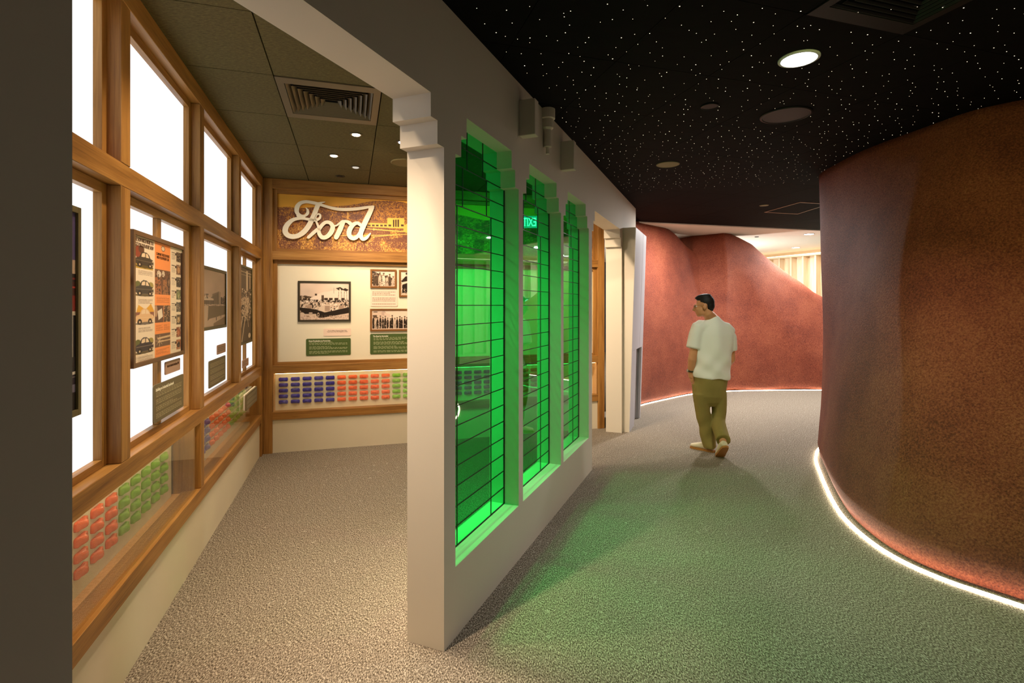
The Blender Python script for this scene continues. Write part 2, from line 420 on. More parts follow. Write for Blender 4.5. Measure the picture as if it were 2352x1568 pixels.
pin = lambda t: PF.p(t, 0, -0.1).to_2d()      # centre line of the partition
EXR = ccw([tuple(LF.p(-5.2, 0, -0.1).to_2d()), tuple(pin(-2.0)), tuple(pin(4.6)), tuple(BF.p(4.2, 0, -0.1).to_2d()), tuple(BF.p(-0.1, 0, -0.1).to_2d())])
ce = MB(); ce.poly(EXR, 2.995, 3.05)
ceil_ex = tag(ce.build('ceiling', simple('ceiling_void', '0a0906', 0.9, 0.05)), kind='structure', label='dark olive panelled ceiling of the exhibit room')
VCELL = (0, 2)
for kb in range(-1, 7):
    for ka in range(-2, 8):
        if (kb, ka) == VCELL: continue
        c = clip_all(ccw(grid_cell(kb, ka, 0.0035)), EXR)
        if len(c) >= 3:
            q = MB(); q.poly(c, 2.975, 2.998); q.build('ceiling_panel', OLIVE, ceil_ex)
CORR = ccw([tuple(pin(-2.5)), tuple(pin(5.75)), (1.7, 8.69), (2.58, 8.93), (5.66, 9.75), (8.5, 10.5), (8.5, -3), (-1.8, -3), (-1.6, -0.2)])
ce = MB()
# the dark ceiling; polygon is simple, not convex everywhere
ce.poly(CORR, 3.005, 3.05)
ceil_co = tag(ce.build('ceiling', simple('ceiling_void_black', '050505', 0.9, 0.05)), kind='structure', label='black corridor ceiling pricked with tiny fibre-optic stars')
line_p = (tuple(pin(-2.5)), tuple(pin(5.75)))
CONV = [[tuple(pin(-2.5)), (-1.8, -3), (8.5, -3), (8.5, 10.49), tuple(pin(6.8))]]
VCELL2 = (4, 5)
cells = []
for kb in range(-3, 17):
    for ka in range(-9, 14):
        cells.append((kb, ka))
for kb, ka in cells:
    if (kb, ka) == VCELL2: continue
    c = clip_all(ccw(grid_cell(kb, ka, 0.0015)), ccw(CONV[0]))
    if len(c) >= 3:
        ys = [p[1] for p in c]; xs = [p[0] for p in c]
        if max(ys) < 0.8 or (max(xs) > 7.4): continue
        q = MB(); q.poly(c, 3.0, 3.006); q.build('ceiling_panel', NIGHT, ceil_co)
# white ceiling beyond
q = MB(); q.poly([(1.0, 8.60), (2.58, 9.0), (5.66, 9.82), (9.5, 10.85), (9.5, 17), (-1, 17), (-1, 8.0)], 3.0, 3.05)
tag(q.build('ceiling', WHITEC), kind='structure', label='bright white ceiling beyond the black corridor ceiling')
# fascia edge of the black ceiling
# fibre-optic stars
stars = bmesh.new(); R2 = random.Random(11); n = 0
px0 = PF
gx = 0.108
sy = 2.0
seen = 0
for i in range(0, 66):
    for j in range(0, 57):
        x = -1.2+i*gx+R2.uniform(-0.05, 0.05); y = 1.4+j*gx+R2.uniform(-0.05, 0.05)
        rel = Vector((x, y, 0))-PF.o
        if rel.dot(PF.N) < 0.07: continue
        if y > 6.55-0.30*(x-1.4)+R2.uniform(-0.1, 0.1) or x > 5.2: continue
        if (x-1.63)**2+(y-2.975)**2 < 0.02 or (x-2.015)**2+(y-3.86)**2 < 0.035 or (x-1.546)**2+(y-5.2)**2 < 0.02: continue
        r = 0.0015+0.0013*R2.random()**3
        vs = [stars.verts.new((x+r*math.cos(k*math.pi/3), y+r*math.sin(k*math.pi/3), 2.9985)) for k in range(6)]
        stars.faces.new(vs[::-1]); n += 1
me = bpy.data.meshes.new('star_light'); stars.to_mesh(me); stars.free()
st = link('star_light', me, None, None, emit('fibre_star', 'ffeec8', 5.0))
tag(st, 'hundreds of pinprick fibre-optic stars scattered over the black ceiling', 'star lights', kind='stuff')
# ------------------------------------------------------------------ partition wall with stepped openings
TOP = 3.0; TH = 0.2
def stepped(t0, t1, zb):
    return [(t0, zb), (t1, zb), (t1, 2.33), (t1-0.06, 2.33), (t1-0.06, 2.435), (t1-0.118, 2.435), (t1-0.118, 2.54),
            (t0+0.118, 2.54), (t0+0.118, 2.435), (t0+0.06, 2.435), (t0+0.06, 2.33), (t0, 2.33)]
outer = [(-2.08, 0), (-1.49, 0)] + [(-1.49, 2.33), (-1.43, 2.33), (-1.43, 2.435), (-1.372, 2.435), (-1.372, 2.54), (-0.118, 2.54), (-0.118, 2.435), (-0.06, 2.435), (-0.06, 2.33), (0, 2.33)]
outer += [(0, 0), (2.90, 0)] + [(2.90, 2.33), (2.96, 2.33), (2.96, 2.435), (3.018, 2.435), (3.018, 2.54), (4.362, 2.54), (4.362, 2.435), (4.42, 2.435), (4.42, 2.33), (4.48, 2.33)]
outer += [(4.48, 0), (4.56, 0), (4.56, 2.58), (5.58, 2.58), (5.58, TOP), (-2.08, TOP)]
WINS = [(0.11, 0.945), (1.02, 1.86), (1.93, 2.77)]
me = curve_mesh([outer] + [stepped(a, b_, 0.34) for a, b_ in WINS], TH/2)
o = link('wall_middle', me, PF.at(0, 0, -TH/2), None, PAINT)
tag(o, 'off-white partition with stepped arches and three tall green windows', kind='structure')
WALLM = o

# green glazed windows
for wi, (a, b_) in enumerate(WINS):
    c = (a+b_)/2
    root = empty('window_%d' % (wi+1), PF.at(c, 0.34, -0.1), label=('tall stepped window of green glass panes, %s of the three' % ('nearest', 'middle', 'farthest')[wi]), kind='structure')
    hw = (b_-a)/2
    bars = MB(); dz = 0.105
    for k in range(21):
        y0 = k*dz; y1 = y0+dz
        ins = 0 if k < 19 else (0.06 if k == 19 else 0.118)
        v = 0.215 if k < 17 else (0.152 if k < 19 else 0.10)
        h = hw-ins
        xs = [-h, -v, v, h]
        for i in range(3):
            q = MB(); q.box(xs[i]+0.0015, xs[i+1]-0.0015, y0+0.0015, y1-0.0015, -0.002, 0.002); q.build('pane', GREEN, root, Matrix.Identity(4))
        if k: bars.box(-hw+ (0 if k < 19 else ins), hw-(0 if k < 19 else ins), y0-0.0022, y0+0.0022, -0.003, 0.003)
        for x in (-v, v): bars.box(x-0.0018, x+0.0018, y0+0.0022, y1-0.0022, -0.003, 0.003)
    # perimeter bead
    bars.box(-hw, -hw+0.004, 0, 1.99, -0.004, 0.004); bars.box(hw-0.004, hw, 0, 1.99, -0.004, 0.004); bars.box(-hw, hw, 0, 0.004, -0.004, 0.004)
    tag(bars.build('glazing_bars', GROUT, root, Matrix.Identity(4)), kind='stuff')

# blocks and finial on the corridor face
def wall_block(t, lab):
    b = MB(); b.box(-0.033, 0.033, 0, 0.225, 0.0, 0.108, 0.003)
    tag(b.build('wall_block', PAINT, None, PF.at(t, 2.665, 0.0)), lab, 'block', 'moulded blocks high on the corridor face')
wall_block(0.98, 'white upright block high between the first and second green windows')
wall_block(1.88, 'white upright block high between the second and third green windows')
b = MB()
prof = [(0.0135, 0), (0.0135, 0.05), (0.027, 0.051), (0.027, 0.17), (0.040, 0.185), (0.041, 0.245), (0.053, 0.25), (0.053, 0.318)]
b.lathe([(r, h) for r, h in prof], 28, 'Y', (0, 0, 0.028))
tag(b.build('wall_finial', PAINT, None, PF.at(1.44, 2.68, 0.0), smooth=False), 'white tiered round pendant between the two wall blocks', 'ornament')

I4 = Matrix.Identity(4)
# pylon past the second opening
def prism8(q0, q1, y0, y1):
    """two quads of (x,z) at heights y0,y1"""
    bm = bmesh.new(); A = [bm.verts.new((x, y0, z)) for x, z in q0]; B = [bm.verts.new((x, y1, z)) for x, z in q1]
    n = len(q0)
    bm.faces.new(A[::-1]); bm.faces.new(B)
    for i in range(n): bm.faces.new((A[i], A[(i+1) % n], B[(i+1) % n], B[i]))
    bmesh.ops.recalc_face_normals(bm, faces=bm.faces); me = bpy.data.meshes.new('m'); bm.to_mesh(me); bm.free(); return me
py = empty('tapered_pylon', PF.at(5.0, 0, 0), 'pale tapered pylon with slanted front and tall recess past second doorway', 'pylon')
def lerp(a, b, t): return a+(b-a)*t
def pz(y): return lerp(0.078, 0.161, y/2.58)
link('pier', prism8([(-0.45, -0.2), (-0.45, 0.078), (-0.41, 0.078), (-0.41, -0.2)], [(-0.45, -0.2), (-0.45, 0.161), (-0.41, 0.161), (-0.41, -0.2)], 0, 2.58), Matrix.Identity(4), py, PAINT)
# front plate split around a recess and a groove
def plate(name, x0, x1, y0, y1, back=0.03, x0t=None, x1t=None):
    x0t = x0 if x0t is None else x0t; x1t = x1 if x1t is None else x1t
    z0, z1 = pz(y0), pz(y1)
    link(name, prism8([(x0, z0-back), (x0, z0), (x1, z0), (x1, z0-back)], [(x0t, z1-back), (x0t, z1), (x1t, z1), (x1t, z1-back)], y0, y1), Matrix.Identity(4), py, LIGHTGREY)
plate('front_panel', -0.409, 0.20, 1.02, 2.58)
plate('front_panel', 0.212, 0.51, 1.02, 2.58)
plate('front_panel', -0.409, -0.06, 0.0, 1.018, x1t=-0.09)
plate('front_panel', 0.43, 0.50, 0.0, 1.018, x0t=0.40, x1t=0.505)
link('recess_panel', prism8([(-0.10, 0.01), (-0.10, 0.02), (0.45, 0.02), (0.45, 0.01)], [(-0.10, 0.04), (-0.10, 0.05), (0.45, 0.05), (0.45, 0.04)], 0, 1.018), Matrix.Identity(4), py, LIGHTGREY)
link('backing_panel', prism8([(-0.40, -0.2), (-0.40, -0.1), (0.50, -0.1), (0.50, -0.2)], [(-0.40, -0.2), (-0.40, 0.05), (0.50, 0.05), (0.50, -0.2)], 0, 2.575), Matrix.Identity(4), py, PAINT)

q = MB(); q.box(-0.409, 0.50, 0, 1.017, -0.19, 0.009); q.build('plinth_core', PAINT, py, I4)
q = MB(); q.box(0.440, 0.50, 0, 1.017, 0.0095, 0.0475); q.build('recess_cheek', LIGHTGREY, py, I4)
link('recess_cheek', prism8([(0.44, 0.046), (0.44, 0.0475), (0.50, 0.0475), (0.50, 0.046)], [(0.44, 0.03), (0.44, 0.0805), (0.50, 0.0805), (0.50, 0.03)], 0.0, 1.0175), I4, py, LIGHTGREY)
# near wall end at the far left of the picture
b = MB(); b.box(-2.9, -2.10, 0, TOP, -0.3, -0.02)
tag(b.build('wall_near', simple('slate_paint', '55565c', 0.7, 0.2), None, PF.at(0.0, 0, 0)), 'dark slate wall end beside the near jamb', kind='structure')

# ------------------------------------------------------------------ left and back walls (backing and plinth)
b = MB(); b.box(-5.3, 0.18, 0, 2.99, -0.32, -0.20); b.box(-5.3, -0.001, 0, 0.358, -0.20, -0.02)
tag(b.build('wall_left', PLINTH, None, LF.at(0, 0, 0)), 'cream plinth wall under the left display windows', kind='structure')
b = MB(); b.box(-0.2, 4.12, 0, 2.99, -0.32, -0.20); b.box(0.0, 4.06, 0, 0.362, -0.20, -0.02)
tag(b.build('wall_back', PLINTH, None, BF.at(0, 0, 0)), 'cream plinth wall under the back display', kind='structure')

I4 = Matrix.Identity(4)
R_TOP = (2.865, 2.972); R_MID = (2.095, 2.19); R_LOW = (0.86, 0.948); R_BOT = (0.36, 0.445)
PD = 0.10
def timber_frame(fr, name, label, X0, X1, full, upper, case):
    root = empty(name, fr.at((X0+X1)/2, 0, 0), label, 'joinery')
    off = -(X0+X1)/2
    def piece(nm, x0, x1, y0, y1, z0=-PD, z1=0.0):
        q = MB(); q.box(x0+off, x1+off, y0, y1, z0, z1, 0.002); return q.build(nm, OAK, root, Matrix.Identity(4))
    posts = sorted(full + upper + case)
    for x in full: piece('post', x, x+0.092, 0.0, R_TOP[1])
    # rails run between the full-height posts
    fs = sorted(full); segs = []
    prev = X0
    for x in fs:
        if x > prev+0.01: segs.append((prev, x))
        prev = x+0.092
    if X1 > prev+0.01: segs.append((prev, X1))
    for a, c in segs:
        for r in (R_TOP, R_MID, R_LOW, R_BOT): piece('rail', a, c, r[0], r[1], -PD, -0.0005)
    for x in upper+case:
        piece('post', x, x+0.092, R_MID[1]+0.001, R_TOP[0]-0.001); piece('post', x, x+0.092, R_LOW[1]+0.001, R_MID[0]-0.001)
    for x in case: piece('post', x+0.02, x+0.092, R_BOT[1]+0.001, R_LOW[0]-0.001, -0.05, 0)
    return root
LPOST = [-0.0925-0.001, -1.26, -2.452, -3.635, -4.81]
LFRAME = timber_frame(LF, 'timber_joinery', 'oak post-and-rail frame holding the row of backlit windows on the left', -5.28, -0.0, [LPOST[0]], [LPOST[1], LPOST[3]], [LPOST[2], LPOST[4]])
BFRAME = timber_frame(BF, 'timber_joinery', 'oak post-and-rail frame on the back wall around the sepia picture', 0.001, 4.06, [0.001, 3.967], [], [])

# backlit windows: casing + diffuser
def light_window(fr, x0, x1, y0, y1, label, mullion=False, lit=True):
    cx = (x0+x1)/2
    root = empty('backlit_window', fr.at(cx, y0, -0.075), label, 'window', 'backlit windows of the left wall')
    hw = (x1-x0)/2; H = y1-y0; c = 0.042
    I = Matrix.Identity(4)
    for (a, b_, cc, d) in ((-hw, -hw+c, 0, H), (hw-c, hw, 0, H), (-hw+c, hw-c, 0, 0.032), (-hw+c, hw-c, H-c, H)):
        q = MB(); q.box(a+0.0005, b_-0.0005, cc+0.0005, d-0.0005, -0.015, 0.023, 0.001); q.build('casing', OAK, root, I)
    if mullion:
        q = MB(); q.box(-0.026, 0.026, 0.0325, H-c-0.0005, -0.006, 0.018, 0.001); q.build('mullion', OAK, root, I)
    q = MB(); q.box(-hw+c-0.004, hw-c+0.004, 0.028, H-c+0.004, -0.012, -0.008); q.build('diffuser', PANE, root, I)
    return root
names = ['farthest', 'third', 'second', 'nearest', 'hidden']
bays = [(-1.168, -0.094), (-2.360, -1.260+0.0), (-3.543, -2.452+0.092-0.092), (-4.718, -3.635)]
bays = [(LPOST[1]+0.092, LPOST[0]), (LPOST[2]+0.092, LPOST[1]), (LPOST[3]+0.092, LPOST[2]), (LPOST[4]+0.092, LPOST[3])]
bname = ['farthest bay by the corner', 'second bay from the corner', 'third bay from the corner, with the car poster', 'nearest bay cut by the frame edge']
for i, (a, c) in enumerate(bays):
    light_window(LF, a, c, R_MID[1], R_TOP[0], 'white backlit upper window, ' + bname[i].replace(', with the car poster', ''))
    light_window(LF, a, c, R_LOW[1], R_MID[0], 'white backlit lower window, ' + bname[i], mullion=(i in (0, 2)))
# one more bay nearer than the frame edge, for the light it gives
light_window(LF, -5.28, LPOST[4], R_MID[1], R_TOP[0], 'white backlit upper window hidden beyond the near jamb')
light_window(LF, -5.28, LPOST[4], R_LOW[1], R_MID[0], 'white backlit lower window hidden beyond the near jamb')

# back wall: picture bay and cream panel bay
root = empty('picture_panel', BF.at(2.03, R_MID[1], -0.075), 'wide orange sepia landscape picture in oak casing over back wall', 'picture')
I4 = Matrix.Identity(4)
HW = (3.967-0.093)/2; HB = R_TOP[0]-R_MID[1]
for (a, c, y0, y1) in ((-HW, -HW+0.042, 0, HB), (HW-0.042, HW, 0, HB), (-HW+0.042, HW-0.042, 0, 0.032), (-HW+0.042, HW-0.042, HB-0.042, HB)):
    q = MB(); q.box(a, c, y0+0.0005, y1-0.0005, -0.015, 0.023, 0.001); q.build('casing', OAK, root, I4)
PICROOT = root; PICBOX = (-HW+0.042, HW-0.042, 0.032, HB-0.042)
root = empty('display_board', BF.at(2.03, R_LOW[1], -0.075), 'cream display board in oak casing on back wall, carrying framed photographs', 'board')
HB2 = R_MID[0]-R_LOW[1]
for (a, c, y0, y1) in ((-HW, -HW+0.042, 0, HB2), (HW-0.042, HW, 0, HB2), (-HW+0.042, HW-0.042, 0, 0.032), (-HW+0.042, HW-0.042, HB2-0.042, HB2)):
    q = MB(); q.box(a, c, y0+0.0005, y1-0.0005, -0.015, 0.023, 0.001); q.build('casing', OAK, root, I4)
q = MB(); q.box(-HW+0.04, HW-0.04, 0.03, HB2-0.04, -0.013, -0.004); q.build('panel', CREAM, root, I4)
BOARDZ = -0.079

# display cases
CD = 0.146
def display_case(fr, x0, x1, label):
    cx = (x0+x1)/2; hw = (x1-x0)/2
    root = empty('display_case', fr.at(cx, 0.36, 0), label, 'display case')
    def pc(nm, mat, *a, bev=0.0): q = MB(); q.box(*a, bev); return q.build(nm, mat, root, I4)
    pc('shelf', PLY, -hw, hw, 0.058, 0.073, -CD-0.02, -0.004)
    pc('back_panel', CREAM, -hw+(0.045 if fr is LF else 0.0), hw-(0.045 if fr is LF else 0), 0.074, 0.515, -CD-0.012, -CD)
    pc('end_panel', PLY if fr is BF else OAK, -hw, -hw+0.008, 0.074, 0.499, -CD, -0.03); pc('end_panel', PLY if fr is BF else OAK, hw-0.008, hw, 0.074, 0.499, -CD, -0.03)
    pc('top_panel', PLY, -hw, hw, 0.5, 0.512, -CD, -0.101)
    pc('glass_front', GLASS, -hw+0.001, hw-0.001, 0.086, 0.499, -0.022, -0.018)
    pc('light_strip', CASELED, -hw+0.02, hw-0.02, 0.493, 0.499, -0.050, -0.038)
    return root
display_case(LF, LPOST[2]+0.093, LPOST[0]-0.001, 'far glazed case of toy cars low in the left wall')
display_case(LF, LPOST[4]+0.093, LPOST[2]-0.001, 'near glazed case of orange and green toy cars low in the left wall')
display_case(BF, 0.095, 3.965, 'long glazed case of toy cars low in the back wall')

# ------------------------------------------------------------------ toy cars
def car_mesh(name, mat):
    L, W = 0.094, 0.040
    bm = bmesh.new()
    # stations along the length: (x, half width, body height, roof height)
    st = [(-0.5, 0.62, 0.30), (-0.46, 0.86, 0.42), (-0.36, 1.0, 0.52), (-0.22, 0.97, 0.62), (-0.14, 0.97, 0.94), (0.02, 0.97, 1.0), (0.12, 0.97, 0.94), (0.19, 0.97, 0.58), (0.32, 0.98, 0.56), (0.42, 0.98, 0.50), (0.47, 0.80, 0.42), (0.5, 0.55, 0.30)]
    Hh = 0.030; rings = []
    for x, ww, hh in st:
        w2 = W/2*ww; h = Hh*hh; hb = Hh*min(hh, 0.5)
        pr = [(-w2, 0.0), (-w2, hb*0.75), (-w2*0.86, hb), (-w2*0.62, h*0.92), (-w2*0.35, h), (w2*0.35, h), (w2*0.62, h*0.92), (w2*0.86, hb), (w2, hb*0.75), (w2, 0.0)]
        rings.append([bm.verts.new((x*L, y, z)) for y, z in pr])
    for k in range(len(rings)-1):
        n = len(rings[k])
        for i in range(n-1): bm.faces.new((rings[k][i], rings[k+1][i], rings[k+1][i+1], rings[k][i+1]))
        bm.faces.new((rings[k][n-1], rings[k+1][n-1], rings[k+1][0], rings[k][0]))
    bm.faces.new(rings[0]); bm.faces.new(rings[-1][::-1])
    # fenders
    for sx in (-0.30, 0.33):
        for sy in (-1, 1):
            r = bmesh.ops.create_icosphere(bm, subdivisions=1, radius=1.0, matrix=Matrix.Translation((sx*L, sy*W*0.39, 0.006)) @ Matrix.Diagonal((0.0145, 0.0062, 0.0105, 1)))
    bmesh.ops.recalc_face_normals(bm, faces=bm.faces)
    me = bpy.data.meshes.new(name); bm.to_mesh(me); bm.free(); me.materials.append(mat)
    me.polygons.foreach_set('use_smooth', [True]*len(me.polygons)); return me
CARC = {'blue': simple('blue_enamel', '3b33a8', 0.3, 0.5), 'orange': simple('orange_enamel', 'ff7548', 0.25, 0.5), 'green': simple('green_enamel', '8fcc4a', 0.3, 0.5)}
CARM = {k: car_mesh('toy_car', m) for k, m in CARC.items()}
ORD = ['first', 'second', 'third', 'fourth', 'fifth']; ROW = ['bottom row', 'second row up', 'middle row', 'fourth row up', 'top row']
protos = {}
def place_cars(fr, cols, where, group):
    for (x, colr, cl) in cols:
        for r in range(5):
            if colr not in protos:
                o = bpy.data.objects.new('toy_car', CARM[colr]); protos[colr] = o
            else: o = protos[colr].copy()
            COL.objects.link(o)
            o.matrix_world = fr.at(x, 0.527+0.063*r, -CD)
            o['label'] = '%s toy car, %s, %s, %s' % (colr, cl, ROW[r], where); o['category'] = 'toy car'; o['group'] = group
cols = []
for k in range(5): cols.append((-(2.654+0.14*k), 'green', ORD[k]+' green column'))
for k in range(4): cols.append((-(3.354+0.14*k), 'orange', ORD[k]+' orange column'))
place_cars(LF, cols, 'near left-wall case', 'toy cars in the near left-wall case')
cols = []
for ci, c in enumerate(('green', 'orange', 'blue')):
    for k in range(5): cols.append((-(0.294+0.14*(ci*5+k)), c, ORD[k]+' '+c+' column from corner'))
place_cars(LF, cols, 'far left-wall case', 'toy cars in the far left-wall case')
bb = [BF.px(600+x/4.9, 895, -CD+0.015)[0] for x in (248, 777, 905, 1402, 1522)]
print('back cols', [round(q, 3) for q in bb])
cols = []; b0 = bb[0]; sp = (bb[4]-bb[0])/10
print('spacing', sp)
for k in range(26):
    c = ('blue', 'orange', 'green')[(k//5) % 3]
    x = b0+sp*k
    if x > 3.85: break
    cols.append((x, c, ('left ' if k < 15 else 'right ')+ORD[k % 5]+' '+c+' column'))
place_cars(BF, cols, 'back-wall case', 'toy cars in the back-wall case')
# ------------------------------------------------------------------ flat prints as coloured meshes
def hx(c): return np.array([int(c[i:i+2], 16)/255 for i in (0, 2, 4)]) if isinstance(c, str) else np.array(c, float)
class Img:
    """small painter; x and y run 0..1 from the top left"""
    def __init__(s, w, h, bg):
        s.w, s.h = w, h; s.a = np.ones((h, w, 3))*hx(bg)
        s.X, s.Y = np.meshgrid((np.arange(w)+0.5)/w, (np.arange(h)+0.5)/h)
    def put(s, m, c, al=1.0):
        s.a[m] = s.a[m]*(1-al)+hx(c)*al; return s
    def rect(s, x0, y0, x1, y1, c, al=1.0): return s.put((s.X >= x0) & (s.X < x1) & (s.Y >= y0) & (s.Y < y1), c, al)
    def ell(s, cx, cy, rx, ry, c, al=1.0): return s.put(((s.X-cx)/rx)**2+((s.Y-cy)/ry)**2 < 1, c, al)
    def pmask(s, pts):
        m = np.zeros(s.X.shape, bool); n = len(pts)
        for i in range(n):
            x0, y0 = pts[i]; x1, y1 = pts[(i+1) % n]
            if y0 == y1: continue
            c = ((s.Y >= min(y0, y1)) & (s.Y < max(y0, y1)))
            xi = x0+(s.Y-y0)*(x1-x0)/(y1-y0); m ^= c & (s.X < xi)
        return m
    def poly(s, pts, c, al=1.0): return s.put(s.pmask(pts), c, al)
    def line(s, x0, y0, x1, y1, t, c):
        dx, dy = x1-x0, y1-y0; L = max(dx*dx+dy*dy, 1e-9); k = np.clip(((s.X-x0)*dx+(s.Y-y0)*dy)/L, 0, 1)
        asp = s.w/s.h
        return s.put(np.hypot((s.X-x0-k*dx), (s.Y-y0-k*dy)/asp) < t, c)
    def noise(s, cell, seed=0):
        r = np.random.RandomState(seed); gh, gw = int(s.h/cell)+3, int(s.w/cell)+3; g = r.rand(gh, gw)
        yy, xx = np.meshgrid(np.arange(s.h)/cell, np.arange(s.w)/cell, indexing='ij'); y0 = yy.astype(int); x0 = xx.astype(int); fy = yy-y0; fx = xx-x0
        return (g[y0, x0]*(1-fy)*(1-fx)+g[y0+1, x0]*fy*(1-fx)+g[y0, x0+1]*(1-fy)*fx+g[y0+1, x0+1]*fy*fx)
    def speck(s, m, c, cell, thr, seed):
        return s.put(m & ((s.noise(cell, seed)*0.6+s.noise(max(1, cell/2.2), seed+1)*0.4) > thr), c)
    def textlines(s, x0, y0, x1, y1, n, c, seed=0, fill=0.5, al=0.75):
        r = np.random.RandomState(seed); dy = (y1-y0)/n
        for i in range(n):
            x = x0; xe = x1 if r.rand() > 0.25 else x0+(x1-x0)*(0.5+0.4*r.rand()); wd = (x1-x0)
            while x < xe:
                l = wd*(0.03+0.07*r.rand()); s.rect(x, y0+i*dy, min(x+l, xe), y0+i*dy+dy*fill, c, al); x += l+wd*0.018
    def old_car(s, x, y, w, h, body, dark='1f1a17', glass='cdb79c', tyre='2a211c'):
        P = lambda a, b: (x+a*w, y+b*h)
        s.ell(*P(0.5, 0.93), w*0.5, h*0.09, dark, 0.6)
        s.poly([P(0.0, 0.5), P(0.06, 0.42), P(0.2, 0.38), P(0.3, 0.1), P(0.42, 0.0), P(0.6, 0.02), P(0.74, 0.14), P(0.82, 0.36), P(0.96, 0.42), P(1.0, 0.55), P(1.0, 0.76), P(0.9, 0.84), P(0.1, 0.86), P(0.0, 0.76)], body)
        s.poly([P(0.34, 0.14), P(0.44, 0.07), P(0.52, 0.07), P(0.52, 0.32), P(0.31, 0.34)], glass)
        s.poly([P(0.56, 0.07), P(0.66, 0.1), P(0.75, 0.33), P(0.56, 0.33)], glass)
        s.line(*P(0.04, 0.56), *P(0.96, 0.56), w*0.006, glass)
        for cx in (0.22, 0.8):
            s.ell(*P(cx, 0.82), w*0.115, h*0.17, dark); s.ell(*P(cx, 0.83), w*0.09, h*0.14, tyre); s.ell(*P(cx, 0.83), w*0.04, h*0.065, glass)
        s.ell(*P(0.95, 0.5), w*0.03, h*0.05, glass)
        s.line(*P(0.88, 0.74), *P(1.0, 0.74), w*0.012, glass)

def print_mesh(name, w, h, nx, ny, img, xs=None):
    """grid in local x,y centred on x, base y=0, facing +z"""
    xs = np.linspace(-w/2, w/2, nx+1) if xs is None else np.asarray(xs); nx = len(xs)-1
    ys = np.linspace(0, h, ny+1)
    XX, YY = np.meshgrid(xs, ys); vs = np.stack([XX.ravel(), YY.ravel(), np.zeros(XX.size)], 1)
    i = np.arange(nx); j = np.arange(ny); I, J = np.meshgrid(i, j); a = (J*(nx+1)+I).ravel()
    fs = np.stack([a, a+1, a+nx+2, a+nx+1], 1)
    me = bpy.data.meshes.new(name); me.vertices.add(len(vs)); me.vertices.foreach_set('co', vs.ravel())
    me.loops.add(fs.size); me.loops.foreach_set('vertex_index', fs.ravel()); me.polygons.add(len(fs)); me.polygons.foreach_set('loop_start', np.arange(len(fs))*4)
    me.update(calc_edges=True)
    # average of the image inside each cell
    cs = np.vstack([np.zeros((1, img.w, 3)), np.cumsum(img.a, 0)]); ry = np.round((1-ys/h)*img.h).astype(int); rx = np.round((xs-xs[0])/(xs[-1]-xs[0])*img.w).astype(int)
    cc = np.concatenate([np.zeros((img.h+1, 1, 3)), np.cumsum(cs, 1)], 1)
    A = np.zeros((ny, nx, 3))
    for jj in range(ny):
        y1, y0 = ry[jj], ry[jj+1]; y1 = max(y1, y0+1)
        x0 = rx[:-1]; x1 = np.maximum(rx[1:], x0+1)
        A[jj] = (cc[y1, x1]-cc[y0, x1]-cc[y1, x0]+cc[y0, x0])/((y1-y0)*(x1-x0))[:, None]
    A = np.clip(A, 0, 1); A = np.where(A <= 0.04045, A/12.92, ((A+0.055)/1.055)**2.4)
    at = me.color_attributes.new('Col', 'FLOAT_COLOR', 'CORNER')
    c = np.ones((len(fs), 4, 4), np.float32); c[:, :, :3] = A.reshape(-1, 1, 3); at.data.foreach_set('color', c.ravel())
    me.materials.append(PRINT); return me

def framed(fr, u0, vt, u1, vb, z, img, fmat, fw, label, th=0.022, res=None, x0=None, x1=None, ref=None, group=None, name='framed_picture', brackets=()):
    """u0,vt,vb are read on the left edge, u1 on the right edge"""
    a = fr.px(u0, vt, z)[0] if x0 is None else x0; b_ = fr.px(u1, vt, z)[0] if x1 is None else x1
    uref = u0 if ref is None else ref
    yt = fr.px(uref, vt, z)[1]; yb = fr.px(uref, vb, z)[1]
    W = b_-a; H = yt-yb
    root = empty(name, fr.at((a+b_)/2, yb, z-th), label, 'picture', group)
    hw = W/2
    for q4 in ((-hw, -hw+fw, 0, H), (hw-fw, hw, 0, H), (-hw+fw, hw-fw, 0, fw), (-hw+fw, hw-fw, H-fw, H)):
        q = MB(); q.box(*q4, 0, th, 0.0008); q.build('frame', fmat, root, I4)
    q = MB(); q.box(-hw+0.001, hw-0.001, 0.001, H-0.001, 0.001, th-0.009); q.build('mount', CREAM, root, I4)
    iw, ih = W-2*fw, H-2*fw
    res = res or (int(iw*260), int(ih*260))
    link('print', print_mesh('print', iw, ih, res[0], res[1], img), Matrix.Translation((0, fw, th-0.0085)), root)
    for bx_, by_ in brackets:
        q = MB(); q.box(-0.03+bx_*(hw), 0.03+bx_*(hw), H*by_-0.02, H*by_+0.02, -0.006, 0.0, 0.001); q.build('bracket', BROWNFRAME, root, I4)
    return root, W, H

